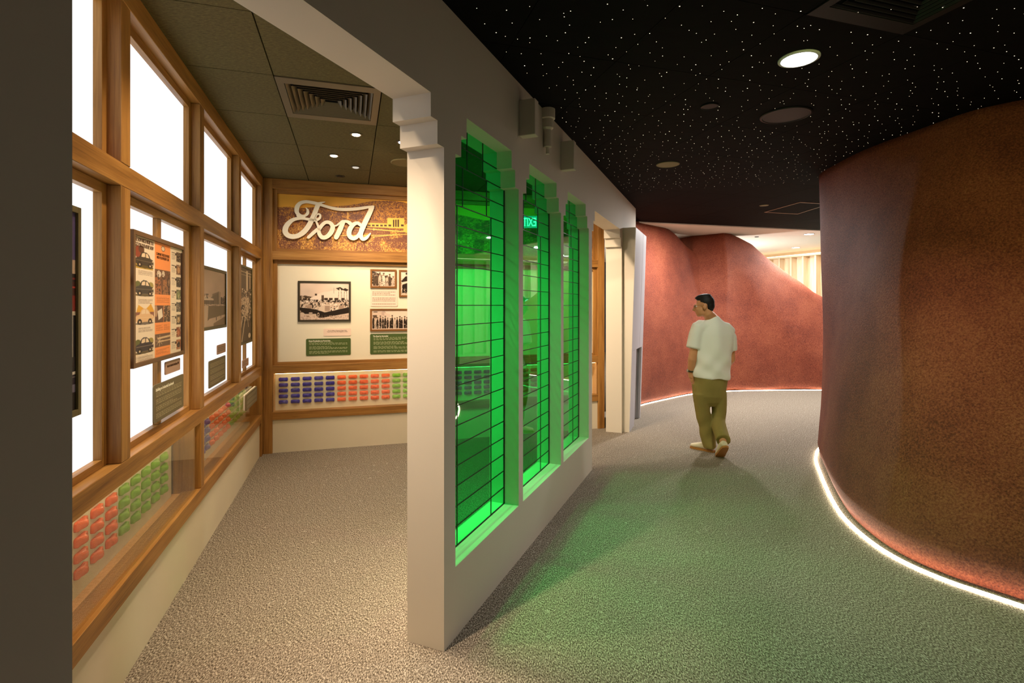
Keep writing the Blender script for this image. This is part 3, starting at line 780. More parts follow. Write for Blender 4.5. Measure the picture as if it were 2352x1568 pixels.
def board(fr, u0, vt, u1, vb, z, mat, label, heading=None, hsize=0.02, lines=0, lcol='e9e2c8', bgc='6f6449', th=0.005, x1=None, hmat=None, name='info_board', cat='sign', center=False, group=None, edge=None, bold=0.0006, sx=1.0):
    a = fr.px(u0, vt, z)[0]; b_ = fr.px(u1, vt, z)[0] if x1 is None else x1
    yt = fr.px(u0, vt, z)[1]; yb = fr.px(u0, vb, z)[1]; W = b_-a; H = yt-yb
    root = empty(name, fr.at((a+b_)/2, yb, z-th), label, cat, group)
    me = curve_mesh([[(x, y+H/2) for x, y in round_rect(W, H, min(0.014, H*0.15))]], th/2); 
    link('panel', me, Matrix.Translation((0, 0, th/2)), root, mat)
    if edge:
        me = curve_mesh([[(x, y+H/2) for x, y in round_rect(W+0.002, H+0.002, min(0.014, H*0.15))]], th/2)
        link('white_backing', me, Matrix.Translation((0, 0, -th/2-0.0005)), root, edge)
    top = H-0.016
    if heading:
        hs = heading if isinstance(heading, list) else [heading]
        for k, t in enumerate(hs):
            me = text_mesh(t, hsize, 'CENTER' if center else 'LEFT', 0.0003, bold, sx=sx)
            top -= hsize*0.85 if k == 0 else hsize*1.15
            link('lettering', me, Matrix.Translation((0 if center else -W/2+W*0.06, top, th+0.0006)), root, hmat or WHITEL)
    if lines:
        im = Img(int(W*1400), int(max(8, (top-0.012)*1400)), bgc)
        rr = np.random.RandomState(int(u0*7)); n = lines; k = 0; 
        im.textlines(0.01, 0.03, 0.98, 0.98, n, lcol, int(u0), 0.45, 0.6)
        for g in range(3, n, 4): im.rect(0, 0.03+0.95*g/n, 1, 0.03+0.95*(g+1)/n-0.002, bgc)
        hh = top-0.014
        link('small_print', print_mesh('small_print', W*0.88, hh, int(W*420), int(hh*420), im), Matrix.Translation((0, 0.012, th+0.0005)), root)
    return root

SEP = ('e9d3c0', 'b59a86', '7a6553', '3a2c20')
# ---- car poster
def paint_poster():
    im = Img(360, 600, 'e6d3b8'); OR = 'ee9150'
    im.rect(0.375, 0, 0.705, 1, OR)
    im.rect(0.96, 0.03, 1.0, 1.0, '3a2822')
    y = [0.105, 0.335, 0.565, 0.80]
    bodies = ['3d352b', '3f3a34', 'd9b184', '3a3338']
    for k in range(4):
        yy = y[k]; 
        if k == 2:
            im.poly([(0.03, yy+0.06), (0.08, yy-0.02), (0.2, yy+0.02), (0.3, yy-0.03), (0.36, yy+0.03), (0.36, yy+0.09), (0.03, yy+0.1)], 'd9a03a')
            im.rect(0.03, yy+0.04, 0.36, yy+0.075, '8a5a4a')
        elif k == 0:
            im.ell(0.07, yy+0.02, 0.05, 0.05, '8c3f2a'); im.ell(0.13, yy-0.005, 0.05, 0.03, '5c3a28'); im.rect(0.03, yy+0.11, 0.34, yy+0.15, 'b9963a')
        else:
            im.ell(0.07, yy+0.05, 0.05, 0.03, '66683a'); im.ell(0.3, yy+0.05, 0.05, 0.03, '9a8a4a'); im.rect(0.03, yy+0.125, 0.33, yy+0.14, 'c4a86a')
        im.old_car(0.03, yy+0.01, 0.32, 0.13, bodies[k], glass='e3c9a6')
        im.textlines(0.08, yy+0.165, 0.33, yy+0.205, 4, '6a5444', k+3, 0.5, 0.6)
    im.textlines(0.03, 0.955, 0.34, 0.995, 4, '8a7464', 9, 0.5, 0.5)
    # middle column photographs
    im.rect(0.378, 0.235, 0.703, 0.455, '6e4a36')
    im.poly([(0.38, 0.30), (0.47, 0.29), (0.52, 0.455), (0.38, 0.455)], 'a0623c'); im.poly([(0.55, 0.32), (0.62, 0.32), (0.66, 0.455), (0.54, 0.455)], '9a6844')
    im.ell(0.46, 0.275, 0.045, 0.03, 'd8c6ae'); im.ell(0.55, 0.27, 0.03, 0.028, 'd8c6ae'); im.ell(0.67, 0.34, 0.035, 0.05, '3c2a22'); im.ell(0.67, 0.34, 0.024, 0.036, '8a6a50')
    im.speck((im.X > 0.378) & (im.X < 0.703) & (im.Y > 0.235) & (im.Y < 0.455), '4a3226', 6, 0.6, 3)
    im.textlines(0.41, 0.475, 0.68, 0.53, 6, 'a85c30', 12, 0.45, 0.8)
    im.rect(0.378, 0.55, 0.55, 0.70, '5e4034'); im.poly([(0.43, 0.60), (0.52, 0.575), (0.54, 0.65), (0.45, 0.68)], 'e0d0ba'); im.ell(0.4, 0.60, 0.03, 0.05, 'b08a6a')
    im.rect(0.558, 0.55, 0.703, 0.70, '4c382c'); im.speck((im.X > 0.558) & (im.X < 0.703) & (im.Y > 0.55) & (im.Y < 0.70), 'c49a72', 5, 0.62, 6)
    im.textlines(0.40, 0.72, 0.54, 0.775, 6, 'a85c30', 14, 0.45, 0.8); im.textlines(0.56, 0.72, 0.69, 0.775, 6, 'a85c30', 15, 0.45, 0.8)
    im.rect(0.378, 0.80, 0.703, 0.915, '6a5040'); im.line(0.44, 0.84, 0.7, 0.83, 0.014, 'cfae86'); im.line(0.44, 0.87, 0.7, 0.865, 0.008, 'cfae86')
    for a in range(8):
        im.line(0.47, 0.86, 0.47+0.08*math.cos(a*0.8), 0.86+0.05*math.sin(a*0.8), 0.003, 'd8bc94')
    im.textlines(0.40, 0.935, 0.68, 0.985, 5, 'a85c30', 17, 0.45, 0.8)
    # right column vignettes
    r = np.random.RandomState(4)
    for k in range(8):
        yy = 0.045+k*0.121
        im.textlines(0.735, yy+0.02, 0.83, yy+0.075, 6, '7a6654', 20+k, 0.5, 0.6); im.rect(0.735, yy+0.003, 0.81, yy+0.01, '4a3a30')
        im.rect(0.85, yy-0.01, 0.96, yy+0.085, ['4a3a2c', '6e4a34', '3c3630', '5a6040', '4a4a44', '4c4030', '7c4630', '9a5c3a'][k])
        im.ell(0.905, yy+0.04, 0.035, 0.03, ['1f1a18', 'b8875a', '221e1c', '74804e', '6a5c50', 'b09064', 'a8542e', '2a2220'][k])
        im.ell(0.835, yy+0.015, 0.018, 0.012, '2a221e')
        im.speck((im.X > 0.85) & (im.X < 0.96) & (im.Y > yy-0.01) & (im.Y < yy+0.085), 'dcc4a4', 4, 0.68, 40+k)
    im.ell(0.545, 0.045, 0.04, 0.024, '5c4a46'); im.ell(0.545, 0.045, 0.031, 0.018, 'd8c0a0')
    return im
proot, PW, PH = framed(LF, 307.5, 525.5, 425, 847, -0.026, paint_poster(), BROWNFRAME, 0.022, 'tall framed car advertisement with orange centre column on the left wall', res=(150, 240), name='framed_poster', brackets=((-0.98, 0.63), (-0.98, 0.03), (0.98, 0.63), (0.98, 0.05)))
pw, ph = PW-0.044, PH-0.044
def ptext(t, xf, yf, wf, size, mat=BLACKL):
    me = text_mesh(t, size, 'CENTER', 0.0002, 0.0002, sx=1.0)
    co = [v.co.x for v in me.vertices]; wd = max(co)-min(co); me.transform(Matrix.Diagonal((pw*wf/wd, 1, 1, 1)))
    link('lettering', me, Matrix.Translation((-pw/2+pw*xf, 0.022+ph*(1-yf), 0.0145)), proot, mat)
ptext('SEE HOW MUCH MORE YOU', 0.185, 0.042, 0.32, 0.026); ptext('GET FOR YOUR MONEY NOW', 0.185, 0.083, 0.32, 0.026)
ptext('COMPARE THESE FEATURES', 0.54, 0.112, 0.28, 0.019); ptext('WITH YOUR PRESENT CAR', 0.54, 0.142, 0.26, 0.019)
board(LF, 379.8, 831.6, 414, 861.4, -0.040, PINKB2, 'small rose caption card under the car advertisement', ['Ford Car Models in Production, 1940'], 0.018, 0, hmat=BLACKL, name='caption_card', center=True, sx=0.72)
board(LF, 352.8, 885.8, 421.5, 974, -0.030, TAUPEB, 'large taupe text board under the car advertisement', 'Building an Industrial Landmark', 0.022, 15, 'd0c49c', '6f6449')

# ---- photograph of a factory building (second bay)
def paint_building():
    im = Img(200, 300, 'd8b8a4'); n = im.noise(40, 2)
    im.a *= (0.93+0.1*n)[:, :, None]
    im.poly([(0.45, 0.42), (0.72, 0.36), (0.8, 0.37), (0.8, 0.62), (0.45, 0.62)], '8c7664')
    im.poly([(0.72, 0.36), (0.8, 0.37), (0.8, 0.62), (0.74, 0.62)], 'b09684')
    im.poly([(0.3, 0.52), (0.5, 0.44), (0.72, 0.36), (0.74, 0.60), (0.3, 0.62)], '82705e')
    for k in range(5): im.line(0.5+k*0.045, 0.46-0.015*k, 0.5+k*0.045, 0.6, 0.006, '4c4034')
    im.poly([(0.05, 0.50), (0.2, 0.46), (0.5, 0.50), (0.5, 0.53), (0.05, 0.53)], 'e2c8b4'); im.rect(0.05, 0.53, 0.5, 0.61, '5c4c3e')
    for k in range(7): im.rect(0.08+k*0.06, 0.53, 0.09+k*0.06, 0.61, 'c4aa96')
    im.speck((im.Y > 0.42+0.08*im.noise(12, 5)) & (im.Y < 0.63) & (im.X > 0.8), '4a3c30', 5, 0.35, 8); im.speck((im.Y > 0.42) & (im.Y < 0.5) & (im.X < 0.3), '5a4a3e', 6, 0.5, 9)
    im.rect(0, 0.60, 1, 0.63, '9a8270'); im.speck((im.Y > 0.6) & (im.Y < 0.635), 'e0c8b4', 3, 0.55, 10)
    im.poly([(0.0, 0.63), (1, 0.63), (1, 0.80), (0.35, 0.86), (0.25, 0.9), (0, 0.9)], '7c6850')
    im.poly([(0.0, 0.63), (0.3, 0.63), (0.27, 0.9), (1.0, 0.80), (1, 0.84), (0.5, 0.95), (0.5, 1), (0, 1)], 'd4b8a0')
    im.poly([(0.5, 0.95), (1, 0.84), (1, 1), (0.5, 1)], '92785e')
    im.rect(0.6, 0.84, 0.625, 0.90, '3a2c22'); im.rect(0.8, 0.81, 0.815, 0.86, '3a2c22')
    return im
framed(LF, 469.3, 609, 521, 760, -0.035, paint_building(), OLIVEFRAME, 0.022, 'olive-framed photograph of a factory building in the second bay from the corner', x0=-2.305, ref=469.3, res=(110, 160))
board(LF, 499, 793, 518.4, 814.8, -0.045, PINKB2, 'small rose caption card under the factory building photograph', None, 0.014, 3, '3f2c20', 'b79480', name='caption_card', center=True)
board(LF, 480, 830, 518, 893, -0.045, TAUPEB, 'taupe text board under the factory building photograph', None, 0.02, 14, 'd0c49c', '6f6449')
# ---- assembly line photograph (bay by the corner)
def paint_line():
    im = Img(160, 340, '5a4a36')
    im.rect(0.12, 0, 0.24, 0.36, 'd6c2a6'); im.rect(0.62, 0.03, 0.74, 0.3, 'cbb698'); im.rect(0.86, 0.08, 0.93, 0.27, 'b8a284'); im.line(0, 0.05, 1, 0.06, 0.01, 'c8b494'); im.line(0, 0.09, 1, 0.1, 0.006, 'c8b494')
    im.poly([(0.1, 0.45), (0.5, 0.38), (0.85, 0.42), (0.75, 0.66), (0.45, 0.64), (0.05, 0.55)], 'bca488'); im.poly([(0.3, 0.5), (0.5, 0.5), (0.5, 0.57), (0.25, 0.56)], '3c3024')
    im.speck((im.Y > 0.28) & (im.Y < 0.72) & (im.X > 0.2), 'e0ccb0', 6, 0.62, 3); im.speck((im.Y > 0.28) & (im.Y < 0.75), '33281c', 6, 0.66, 5)
    im.line(0.1, 0.98, 0.35, 0.66, 0.035, 'd2bc9c'); im.line(0.32, 0.98, 0.55, 0.66, 0.03, 'd2bc9c'); im.line(0.68, 0.6, 0.78, 0.8, 0.02, 'bfa888')
    im.ell(0.86, 0.93, 0.09, 0.035, 'd8c6a8')
    return im
framed(LF, 553.3, 606.5, 580, 793.7, -0.035, paint_line(), OLIVEFRAME, 0.02, 'tall olive-framed photograph of an assembly line by the corner', x0=-1.125, ref=553.3, res=(90, 190), brackets=((0.97, 0.66), (0.97, 0.22)))
board(LF, 556.8, 828, 571, 846, -0.035, PINKB2, 'small rose caption card under the assembly line photograph', None, 0.014, 3, '3f2c20', 'b79480', name='caption_card')
board(LF, 566, 907, 590.5, 943.8, 0.018, TAUPEB, 'slanted white-edged text board before the far left-wall case', None, 0.02, 10, 'd0c49c', '6f6449', th=0.012, edge=WHITE)
# ---- picture at the near edge
def paint_dark():
    im = Img(200, 420, '2a2230'); im.rect(0, 0, 1, 0.24, '54486e'); im.rect(0, 0.24, 1, 0.31, 'b79c86'); im.rect(0, 0.31, 1, 0.35, '1e1a1c')
    im.rect(0, 0.35, 1, 0.42, '3c1c1c'); im.line(0, 0.335, 1, 0.335, 0.006, 'd0463a'); im.line(0, 0.38, 1, 0.38, 0.006, 'b84034'); im.rect(0, 0.42, 1, 0.50, '7a2c26')
    im.rect(0, 0.50, 1, 0.52, 'c8b8a4'); im.rect(0, 0.52, 1, 0.73, '1c1a1e')
    for k in range(16): im.rect(k/16, 0.52, k/16+0.025, 0.73, 'b8b0a6')
    im.rect(0, 0.73, 1, 0.8, '2e2a2c'); im.rect(0, 0.805, 1, 0.82, 'cfc6ba'); im.rect(0, 0.83, 1, 0.834, 'cfc6ba'); im.rect(0, 0.87, 1, 0.91, '6a6478'); im.rect(0, 0.91, 1, 1, '241e1e')
    return im
x1d = LF.px(187, 600, -0.03)[0]
framed(LF, 187, 478, 187, 951, -0.03, paint_dark(), OLIVEFRAME, 0.022, 'tall dark framed picture cut off at the near edge of the left wall', x0=x1d-0.5, x1=x1d, ref=187, res=(90, 200))

# ---- back wall pictures
BZ = BOARDZ+0.022
def sepia(w, h): return Img(w, h, 'ecd2bc')
def paint_lorries():
    im = sepia(300, 230); im.a *= (0.9+0.14*im.noise(50, 3))[:, :, None]
    im.poly([(0, 0.35), (0.1, 0.34), (0.25, 0.38), (0.5, 0.38), (0.5, 0.48), (0, 0.48)], '4a3a2a'); im.speck((im.X < 0.4) & (im.Y > 0.34) & (im.Y < 0.48), 'c8ae94', 5, 0.6, 2)
    im.poly([(0.2, 0.42), (0.36, 0.3), (0.48, 0.24), (0.6, 0.22), (0.66, 0.2), (0.98, 0.22), (1, 0.5), (0.2, 0.5)], 'efdac6')
    im.rect(0.67, 0.12, 0.685, 0.3, 'f2e0cc'); im.rect(0.684, 0.12, 0.69, 0.28, '6a5442')
    im.rect(0.3, 0.29, 0.345, 0.34, '463628'); im.rect(0.435, 0.33, 0.485, 0.5, '5a4838')
    for x in (0.49, 0.59, 0.70, 0.84): im.rect(x, 0.40, x+0.075, 0.47, '4a3a2c')
    im.poly([(0.73, 0.14), (0.82, 0.1), (0.9, 0.17), (0.85, 0.2), (0.81, 0.13), (0.8, 0.2)], '3a2c20'); im.poly([(0.87, 0.18), (0.92, 0.13), (1, 0.18), (0.95, 0.22), (0.9, 0.2)], '3a2c20')
    for a, b_ in ((0.79, 0.84), (0.91, 0.95)):
        im.line(a, 0.22, a-0.01, 0.46, 0.004, '6a5442'); im.line(b_, 0.22, b_+0.01, 0.46, 0.004, '6a5442')
    im.speck((im.Y > 0.45) & (im.Y < 0.56), '2e2218', 6, 0.52, 4)
    im.rect(0, 0.52, 1, 0.9, 'd2b8a0'); im.speck((im.Y > 0.5) & (im.Y < 0.8), '3a2c20', 9, 0.60, 5); im.speck((im.Y > 0.48) & (im.Y < 0.75), 'f2e0cc', 8, 0.62, 15)
    im.poly([(0.42, 0.62), (0.52, 0.6), (0.62, 0.6), (0.62, 0.78), (0.5, 0.8), (0.34, 0.76)], 'dcc4ac')
    for x0_, y0_ in ((0.13, 0.6), (0.5, 0.62), (0.79, 0.61)):
        im.rect(x0_, y0_, x0_+0.11, y0_+0.15, 'b89c86')
        for k in range(4): im.rect(x0_+0.01, y0_+0.02+k*0.034, x0_+0.1, y0_+0.028+k*0.034, '7c6450')
    im.poly([(0, 0.66), (0.32, 0.72), (0.5, 0.8), (0.62, 0.77), (1, 0.66), (1, 0.82), (0.4, 0.96), (0.33, 0.84), (0.1, 0.84), (0, 0.74)], '2c2118')
    im.ell(0.37, 0.86, 0.04, 0.085, '1c1510'); im.ell(0.37, 0.86, 0.024, 0.055, 'cbb19a'); im.ell(0.37, 0.86, 0.014, 0.03, '33261c'); im.rect(0.18, 0.8, 0.25, 0.83, 'd8c0aa')
    im.poly([(0, 0.86), (0.34, 0.9), (0.4, 0.97), (1, 0.84), (1, 1), (0, 1)], 'd8bca6'); im.speck(im.Y > 0.88, 'a0846e', 5, 0.62, 7)
    return im
framed(BF, 684, 644.7, 805.8, 739, BZ, paint_lorries(), DARKFRAME, 0.022, 'dark-framed sepia photograph of parked lorries, largest on the back wall', res=(120, 92))
def crowd(im, y0, n, seed, h=0.5, cols=('2c2016', 'e6cdb6', '6a5240')):
    r = np.random.RandomState(seed)
    for k in range(n):
        x = (k+0.5+r.uniform(-0.2, 0.2))/n; hh = h*(0.85+0.3*r.rand()); c = cols[r.randint(0, len(cols))]; wd = 0.42/n
        im.poly([(x-wd, y0), (x-wd*1.1, y0-hh*0.6), (x-wd*0.6, y0-hh*0.82), (x+wd*0.6, y0-hh*0.82), (x+wd*1.1, y0-hh*0.6), (x+wd, y0)], c)
        im.ell(x, y0-hh*0.9, wd*0.45, hh*0.09, '8a6c54'); im.rect(x-wd*0.7, y0-hh*1.02, x+wd*0.7, y0-hh*0.96, '3a2a1c')
        im.line(x, y0, x, y0-hh*0.4, 0.004, '1c130c')
def paint_march():
    im = sepia(220, 150); im.poly([(0, 0.02), (0.1, 0.04), (0.35, 0.2), (0.6, 0.3), (1, 0.5), (1, 0.9), (0, 0.9)], '43362a'); im.speck(im.Y > 0.1+0.5*im.X*0.6, 'cdb49c', 8, 0.62, 3)
    im.rect(0, 0.85, 1, 1, 'd4baa4'); crowd(im, 0.97, 7, 4, 0.75, ('e6cdb6', '5a4634', 'd0b69e')); im.speck(im.Y > 0.6, '2c2016', 6, 0.68, 6); return im
framed(BF, 850.5, 618, 910.8, 661, BZ, paint_march(), WOODFRAME, 0.02, 'small brown-framed sepia photograph of walking men, upper left of three', res=(80, 56))
def paint_man():
    im = sepia(130, 190); im.rect(0, 0.35, 1, 1, 'cdb49c'); im.speck(im.Y > 0.3, '8a7260', 9, 0.6, 3)
    im.poly([(0.05, 0.4), (0.3, 0.2), (0.5, 0.18), (0.8, 0.28), (0.9, 0.5), (0.8, 0.75), (0.2, 0.75), (0.1, 0.5)], '2c2118'); im.poly([(0.05, 0.45), (0.4, 0.4), (0.5, 0.46), (0.1, 0.55)], 'e2cab4')
    im.poly([(0.1, 0.58), (0.75, 0.5), (0.85, 0.9), (0.1, 0.9)], '241a12'); im.ell(0.42, 0.12, 0.1, 0.075, 'dabca2'); im.ell(0.42, 0.08, 0.11, 0.05, '2c2118'); im.speck((im.Y > 0.7), 'e0c8b0', 7, 0.66, 5); return im
framed(BF, 916.5, 619.6, 960, 681.8, BZ, paint_man(), WOODFRAME, 0.02, 'upright brown-framed sepia portrait of an officer, partly behind the pillar', res=(56, 80))
def paint_group():
    im = sepia(260, 150); im.rect(0, 0.05, 0.3, 0.5, 'd9bea8'); im.rect(0.05, 0.25, 0.14, 0.4, '5a4636'); im.ell(0.1, 0.08, 0.06, 0.02, '4a3828'); im.ell(0.32, 0.15, 0.06, 0.13, 'c6a896'); im.poly([(0.34, 0.12), (0.5, 0.2), (0.52, 0.35), (0.34, 0.35)], 'dfc5b0')
    im.rect(0, 0.9, 1, 1, 'd8bea8'); crowd(im, 0.95, 15, 8, 0.6, ('2c2016', '33261a', '2c2016', 'cdb39b')); im.speck((im.Y > 0.6) & (im.Y < 0.95), 'dcc2aa', 5, 0.7, 6); return im
framed(BF, 850, 709, 941.7, 760.7, BZ, paint_group(), WOODFRAME, 0.02, 'wide brown-framed sepia photograph of a row of soldiers', res=(110, 60))
board(BF, 742.9, 754.5, 806.3, 771.6, BOARDZ+0.006, PINKB, 'pale pink caption card under the parked lorries photograph', ['The Ford Motor Factory at Upper Bukit', 'Timah Road in Post-War Singapore (1950s)'], 0.0125, 0, hmat=BLACKL, name='caption_card', center=True, bold=0.0002)
board(BF, 702.9, 778, 805.8, 817.3, BOARDZ+0.006, GREENB, 'dark green text board under the parked lorries photograph', 'From Production to Front Line', 0.018, 11, 'e8e2c0', '4d5f2e', bold=0.0008)
board(BF, 851, 664.8, 913, 703.6, BOARDZ+0.006, PINKB, 'pale pink caption card between the walking men and soldiers photographs', None, 0.0125, 9, '7a4a38', 'f2d6c0', name='caption_card')
board(BF, 850, 767, 962, 813.5, BOARDZ+0.006, GREENB, 'dark green text board under the row of soldiers photograph', 'The Road to Surrender', 0.018, 14, 'e8e2c0', '4d5f2e', bold=0.0008)

# ---- wide sepia landscape behind the script letters
bx0, bx1, by0, by1 = PICBOX; CXP = 2.03; ZP = -0.080
def pt(cx, cy):
    x, y = BF.px(620+cx/7.127, 420+cy/7.127, ZP)
    return ((x-(CXP+bx0))/(bx1-bx0), 1-(y-(R_MID[1]+by0))/(by1-by0))
def pxy(cx, cy): return BF.px(620+cx/7.127, 420+cy/7.127, ZP)
im = Img(2600, 300, 'efb043')
G = lambda L: [pt(*q) for q in L]
im.a *= (0.93+0.1*im.noise(60, 2))[:, :, None]
hill = G([(100, 400), (330, 390), (450, 420), (900, 380), (1060, 385), (1250, 370), (1450, 340), (1650, 300), (1800, 290), (2000, 290), (2160, 310), (2285, 350)])+[(0.52, 0.2), (0.62, 0.3), (0.75, 0.2), (0.9, 0.26), (1.01, 0.2), (1.01, 1.01), (-0.01, 1.01)]
mh = im.pmask(hill); im.put(mh, 'a06a3a')
im.speck(mh, 'd4943e', 5, 0.55, 3); im.speck(mh, '74483a', 5, 0.56, 5)
lo = im.Y > 0.60+0.06*(im.noise(50, 7)-0.5); im.put(mh & lo, 'b97f3e'); im.speck(mh & lo, '84543a', 4, 0.50, 9); im.speck(mh & lo, 'f2c060', 4, 0.62, 11)
dk = mh & (im.noise(45, 21) > 0.62) & (im.Y > 0.3); im.put(dk, '6a4036', 0.75); im.speck(dk, 'd8a050', 3, 0.70, 22)
for a in (((1640, 470), (1850, 440), (2100, 430)), ((1680, 530), (1900, 470), (2140, 430))):
    for p, q in zip(a, a[1:]): im.line(*pt(*p), *pt(*q), 0.0012, 'd8963e')
bld = [(1920, 570), (2200, 575), (2205, 745), (1920, 735)]
im.poly(G(bld), 'f4c35c')
for x in (2012, 2050, 2088): im.poly(G([(x, 600), (x+24, 600), (x+24, 720), (x, 718)]), '4a3428')
im.line(*pt(2062, 500), *pt(2062, 570), 0.0007, 'f0c060')
im.poly(G([(1590, 650), (1930, 665), (1930, 735), (1590, 720)]), 'f0bd58')
for x in (1605, 1670, 1735, 1805, 1870, 1940, 2145): im.poly(G([(x, 680), (x+44, 682), (x+44, 712), (x, 710)]), '54402e')
im.poly(G([(1590, 640), (1640, 610), (1900, 640), (1930, 665)]), '9c6c3c')
im.poly(G([(1265, 470), (1285, 470), (1290, 590), (1262, 590)]), 'e8b258')
for a in (((1330, 720), (1700, 760), (2250, 800)), ((1060, 860), (1600, 860), (2285, 840)), ((1700, 880), (2285, 830), (2285, 780))):
    for p, q in zip(a, a[1:]): im.line(*pt(*p), *pt(*q), 0.0026, 'efc062')
im.poly(G([(2200, 690), (2285, 640), (2285, 830), (2180, 800)]), 'eebc5a')
for k in range(24): im.line(*pt(1130+k*48, 860-k*1), *pt(1130+k*48, 845-k*1), 0.0007, '7a5030')
im.poly(G([(760, 880), (1000, 880), (1040, 1040), (700, 1030)]), '74483a', 0.8); im.poly(G([(1900, 940), (2285, 860), (2285, 1090), (1940, 1060)]), '70463a', 0.8)
im.speck(mh & (im.Y > 0.8), 'e8b058', 4, 0.66, 31)
W = bx1-bx0; vis = pt(2420, 600)[0]
xs = np.concatenate([np.linspace(-W/2, -W/2+W*vis, 330)[:-1], np.linspace(-W/2+W*vis, W/2, 130)])
link('print', print_mesh('print', W, by1-by0, 0, 120, im, xs), Matrix.Translation((0, by0, ZP+0.075)), PICROOT)
q = MB(); q.box(bx0, bx1, by0, by1, -0.014, -0.006); q.build('backing', DARKFRAME, PICROOT, I4)

# ---- script letters
def stroke_prism(strokes, name, base, z0, z1):
    bm = bmesh.new(); k = 0
    for st in strokes:
        # resample with Catmull-Rom
        P = [np.array(p, float) for p in st]; pts = []
        if len(P) == 2: pts = [P[0]*(1-t)+P[1]*t for t in np.linspace(0, 1, 6)]
        else:
            Q = [2*P[0]-P[1]]+P+[2*P[-1]-P[-2]]
            for i in range(1, len(Q)-2):
                for t in np.linspace(0, 1, 7)[:-1]:
                    pts.append(0.5*((2*Q[i])+(-Q[i-1]+Q[i+1])*t+(2*Q[i-1]-5*Q[i]+4*Q[i+1]-Q[i+2])*t*t+(-Q[i-1]+3*Q[i]-3*Q[i+1]+Q[i+2])*t**3))
            pts.append(P[-1])
        W2 = []
        for p in pts:
            x, y = pxy(p[0], p[1]); x2, y2 = pxy(p[0]+10, p[1]); W2.append((x-base[0], y-base[1], max(p[2], 6)/2*abs(x2-x)/10))
        k += 1; zt = z1+0.0005*(k % 5)
        L, R = [], []
        n = len(W2)
        for i in range(n):
            a = W2[max(0, i-1)]; c = W2[min(n-1, i+1)]; d = Vector((c[0]-a[0], c[1]-a[1])); d.normalize(); nn = Vector((-d.y, d.x))
            x, y, r = W2[i]; L.append((x+nn.x*r, y+nn.y*r)); R.append((x-nn.x*r, y-nn.y*r))
        ring = []
        def cap(c, a0, s):
            out = []
            for j in range(1, 6):
                a = a0+s*math.pi*j/6; out.append((c[0]+c[2]*math.cos(a), c[1]+c[2]*math.sin(a)))
            return out
        dE = Vector((W2[-1][0]-W2[-2][0], W2[-1][1]-W2[-2][1])); aE = math.atan2(dE.y, dE.x)
        dS = Vector((W2[1][0]-W2[0][0], W2[1][1]-W2[0][1])); aS = math.atan2(dS.y, dS.x)
        # ribbon quads
        def prism(poly):
            A = [bm.verts.new((x, y, z0)) for x, y in poly]; B = [bm.verts.new((x, y, zt)) for x, y in poly]; m = len(poly)
            bm.faces.new(B); bm.faces.new(A[::-1])
            for i in range(m): bm.faces.new((A[i], A[(i+1) % m], B[(i+1) % m], B[i]))
        vt = []
        for (x, y) in L+R: vt.append((bm.verts.new((x, y, z0)), bm.verts.new((x, y, zt))))
        for i in range(n-1):
            a, b_, c, d = vt[i], vt[i+1], vt[n+i+1], vt[n+i]
            bm.faces.new((a[1], b_[1], c[1], d[1])); bm.faces.new((d[0], c[0], b_[0], a[0]))
            bm.faces.new((a[0], b_[0], b_[1], a[1])); bm.faces.new((d[1], c[1], c[0], d[0]))
        for end, ang in ((0, aS+math.pi/2), (n-1, aE-math.pi/2)):
            c = W2[end]; fan = [(c[0]+c[2]*math.cos(ang+math.pi*j/7), c[1]+c[2]*math.sin(ang+math.pi*j/7)) for j in range(8)]
            prism(fan)
    bmesh.ops.recalc_face_normals(bm, faces=bm.faces)
    me = bpy.data.meshes.new(name); bm.to_mesh(me); bm.free(); return me
bx_, by_ = pxy(900, 900)
LR = empty('script_sign', BF.at(bx_, by_, ZP+0.02), 'raised ivory script lettering mounted over the sepia landscape', 'sign')
Fs = [[(592, 415, 8), (622, 455, 38), (618, 510, 50), (570, 548, 40), (500, 540, 50), (448, 490, 68), (450, 410, 76), (500, 345, 62), (590, 318, 50), (700, 332, 50), (800, 356, 50), (900, 388, 44), (1050, 428, 48), (1200, 444, 52), (1400, 436, 52), (1560, 414, 46), (1690, 392, 26)],
      [(800, 348, 40), (850, 332, 26), (905, 324, 8)],
      [(790, 370, 76), (762, 440, 76), (728, 530, 78), (690, 610, 80), (640, 710, 84), (560, 810, 86), (450, 876, 78), (340, 880, 84), (268, 830, 88), (262, 750, 88), (315, 665, 76), (400, 606, 58), (520, 588, 46), (640, 604, 44), (740, 618, 48), (812, 592, 40), (828, 540, 34), (800, 518, 28), (764, 540, 26), (748, 600, 34), (770, 660, 34), (800, 730, 44)],
      [(470, 545, 60), (560, 578, 50)],
      [(810, 740, 50), (720, 820, 58), (636, 895, 52)]]
Os = [[(800, 760, 56), (812, 840, 66), (860, 896, 70), (930, 888, 68), (1000, 820, 78), (1030, 730, 74), (990, 664, 62), (920, 652, 56), (860, 694, 58), (812, 760, 60)], [(1030, 715, 30), (1090, 705, 26), (1140, 670, 30)]]
Rs = [[(1205, 645, 60), (1170, 720, 78), (1130, 810, 80), (1086, 896, 74)], [(1190, 640, 50), (1260, 640, 48), (1310, 668, 60), (1345, 700, 50)], [(1140, 670, 30), (1180, 640, 40)]]
Ds = [[(1490, 700, 56), (1425, 664, 54), (1350, 705, 70), (1300, 790, 80), (1302, 870, 76), (1360, 914, 68), (1430, 884, 60), (1490, 800, 56)], [(1672, 412, 66), (1630, 500, 78), (1570, 625, 82), (1508, 760, 82), (1484, 860, 72), (1520, 924, 62), (1584, 900, 48), (1640, 836, 22)], [(1700, 392, 14), (1640, 440, 60)]]
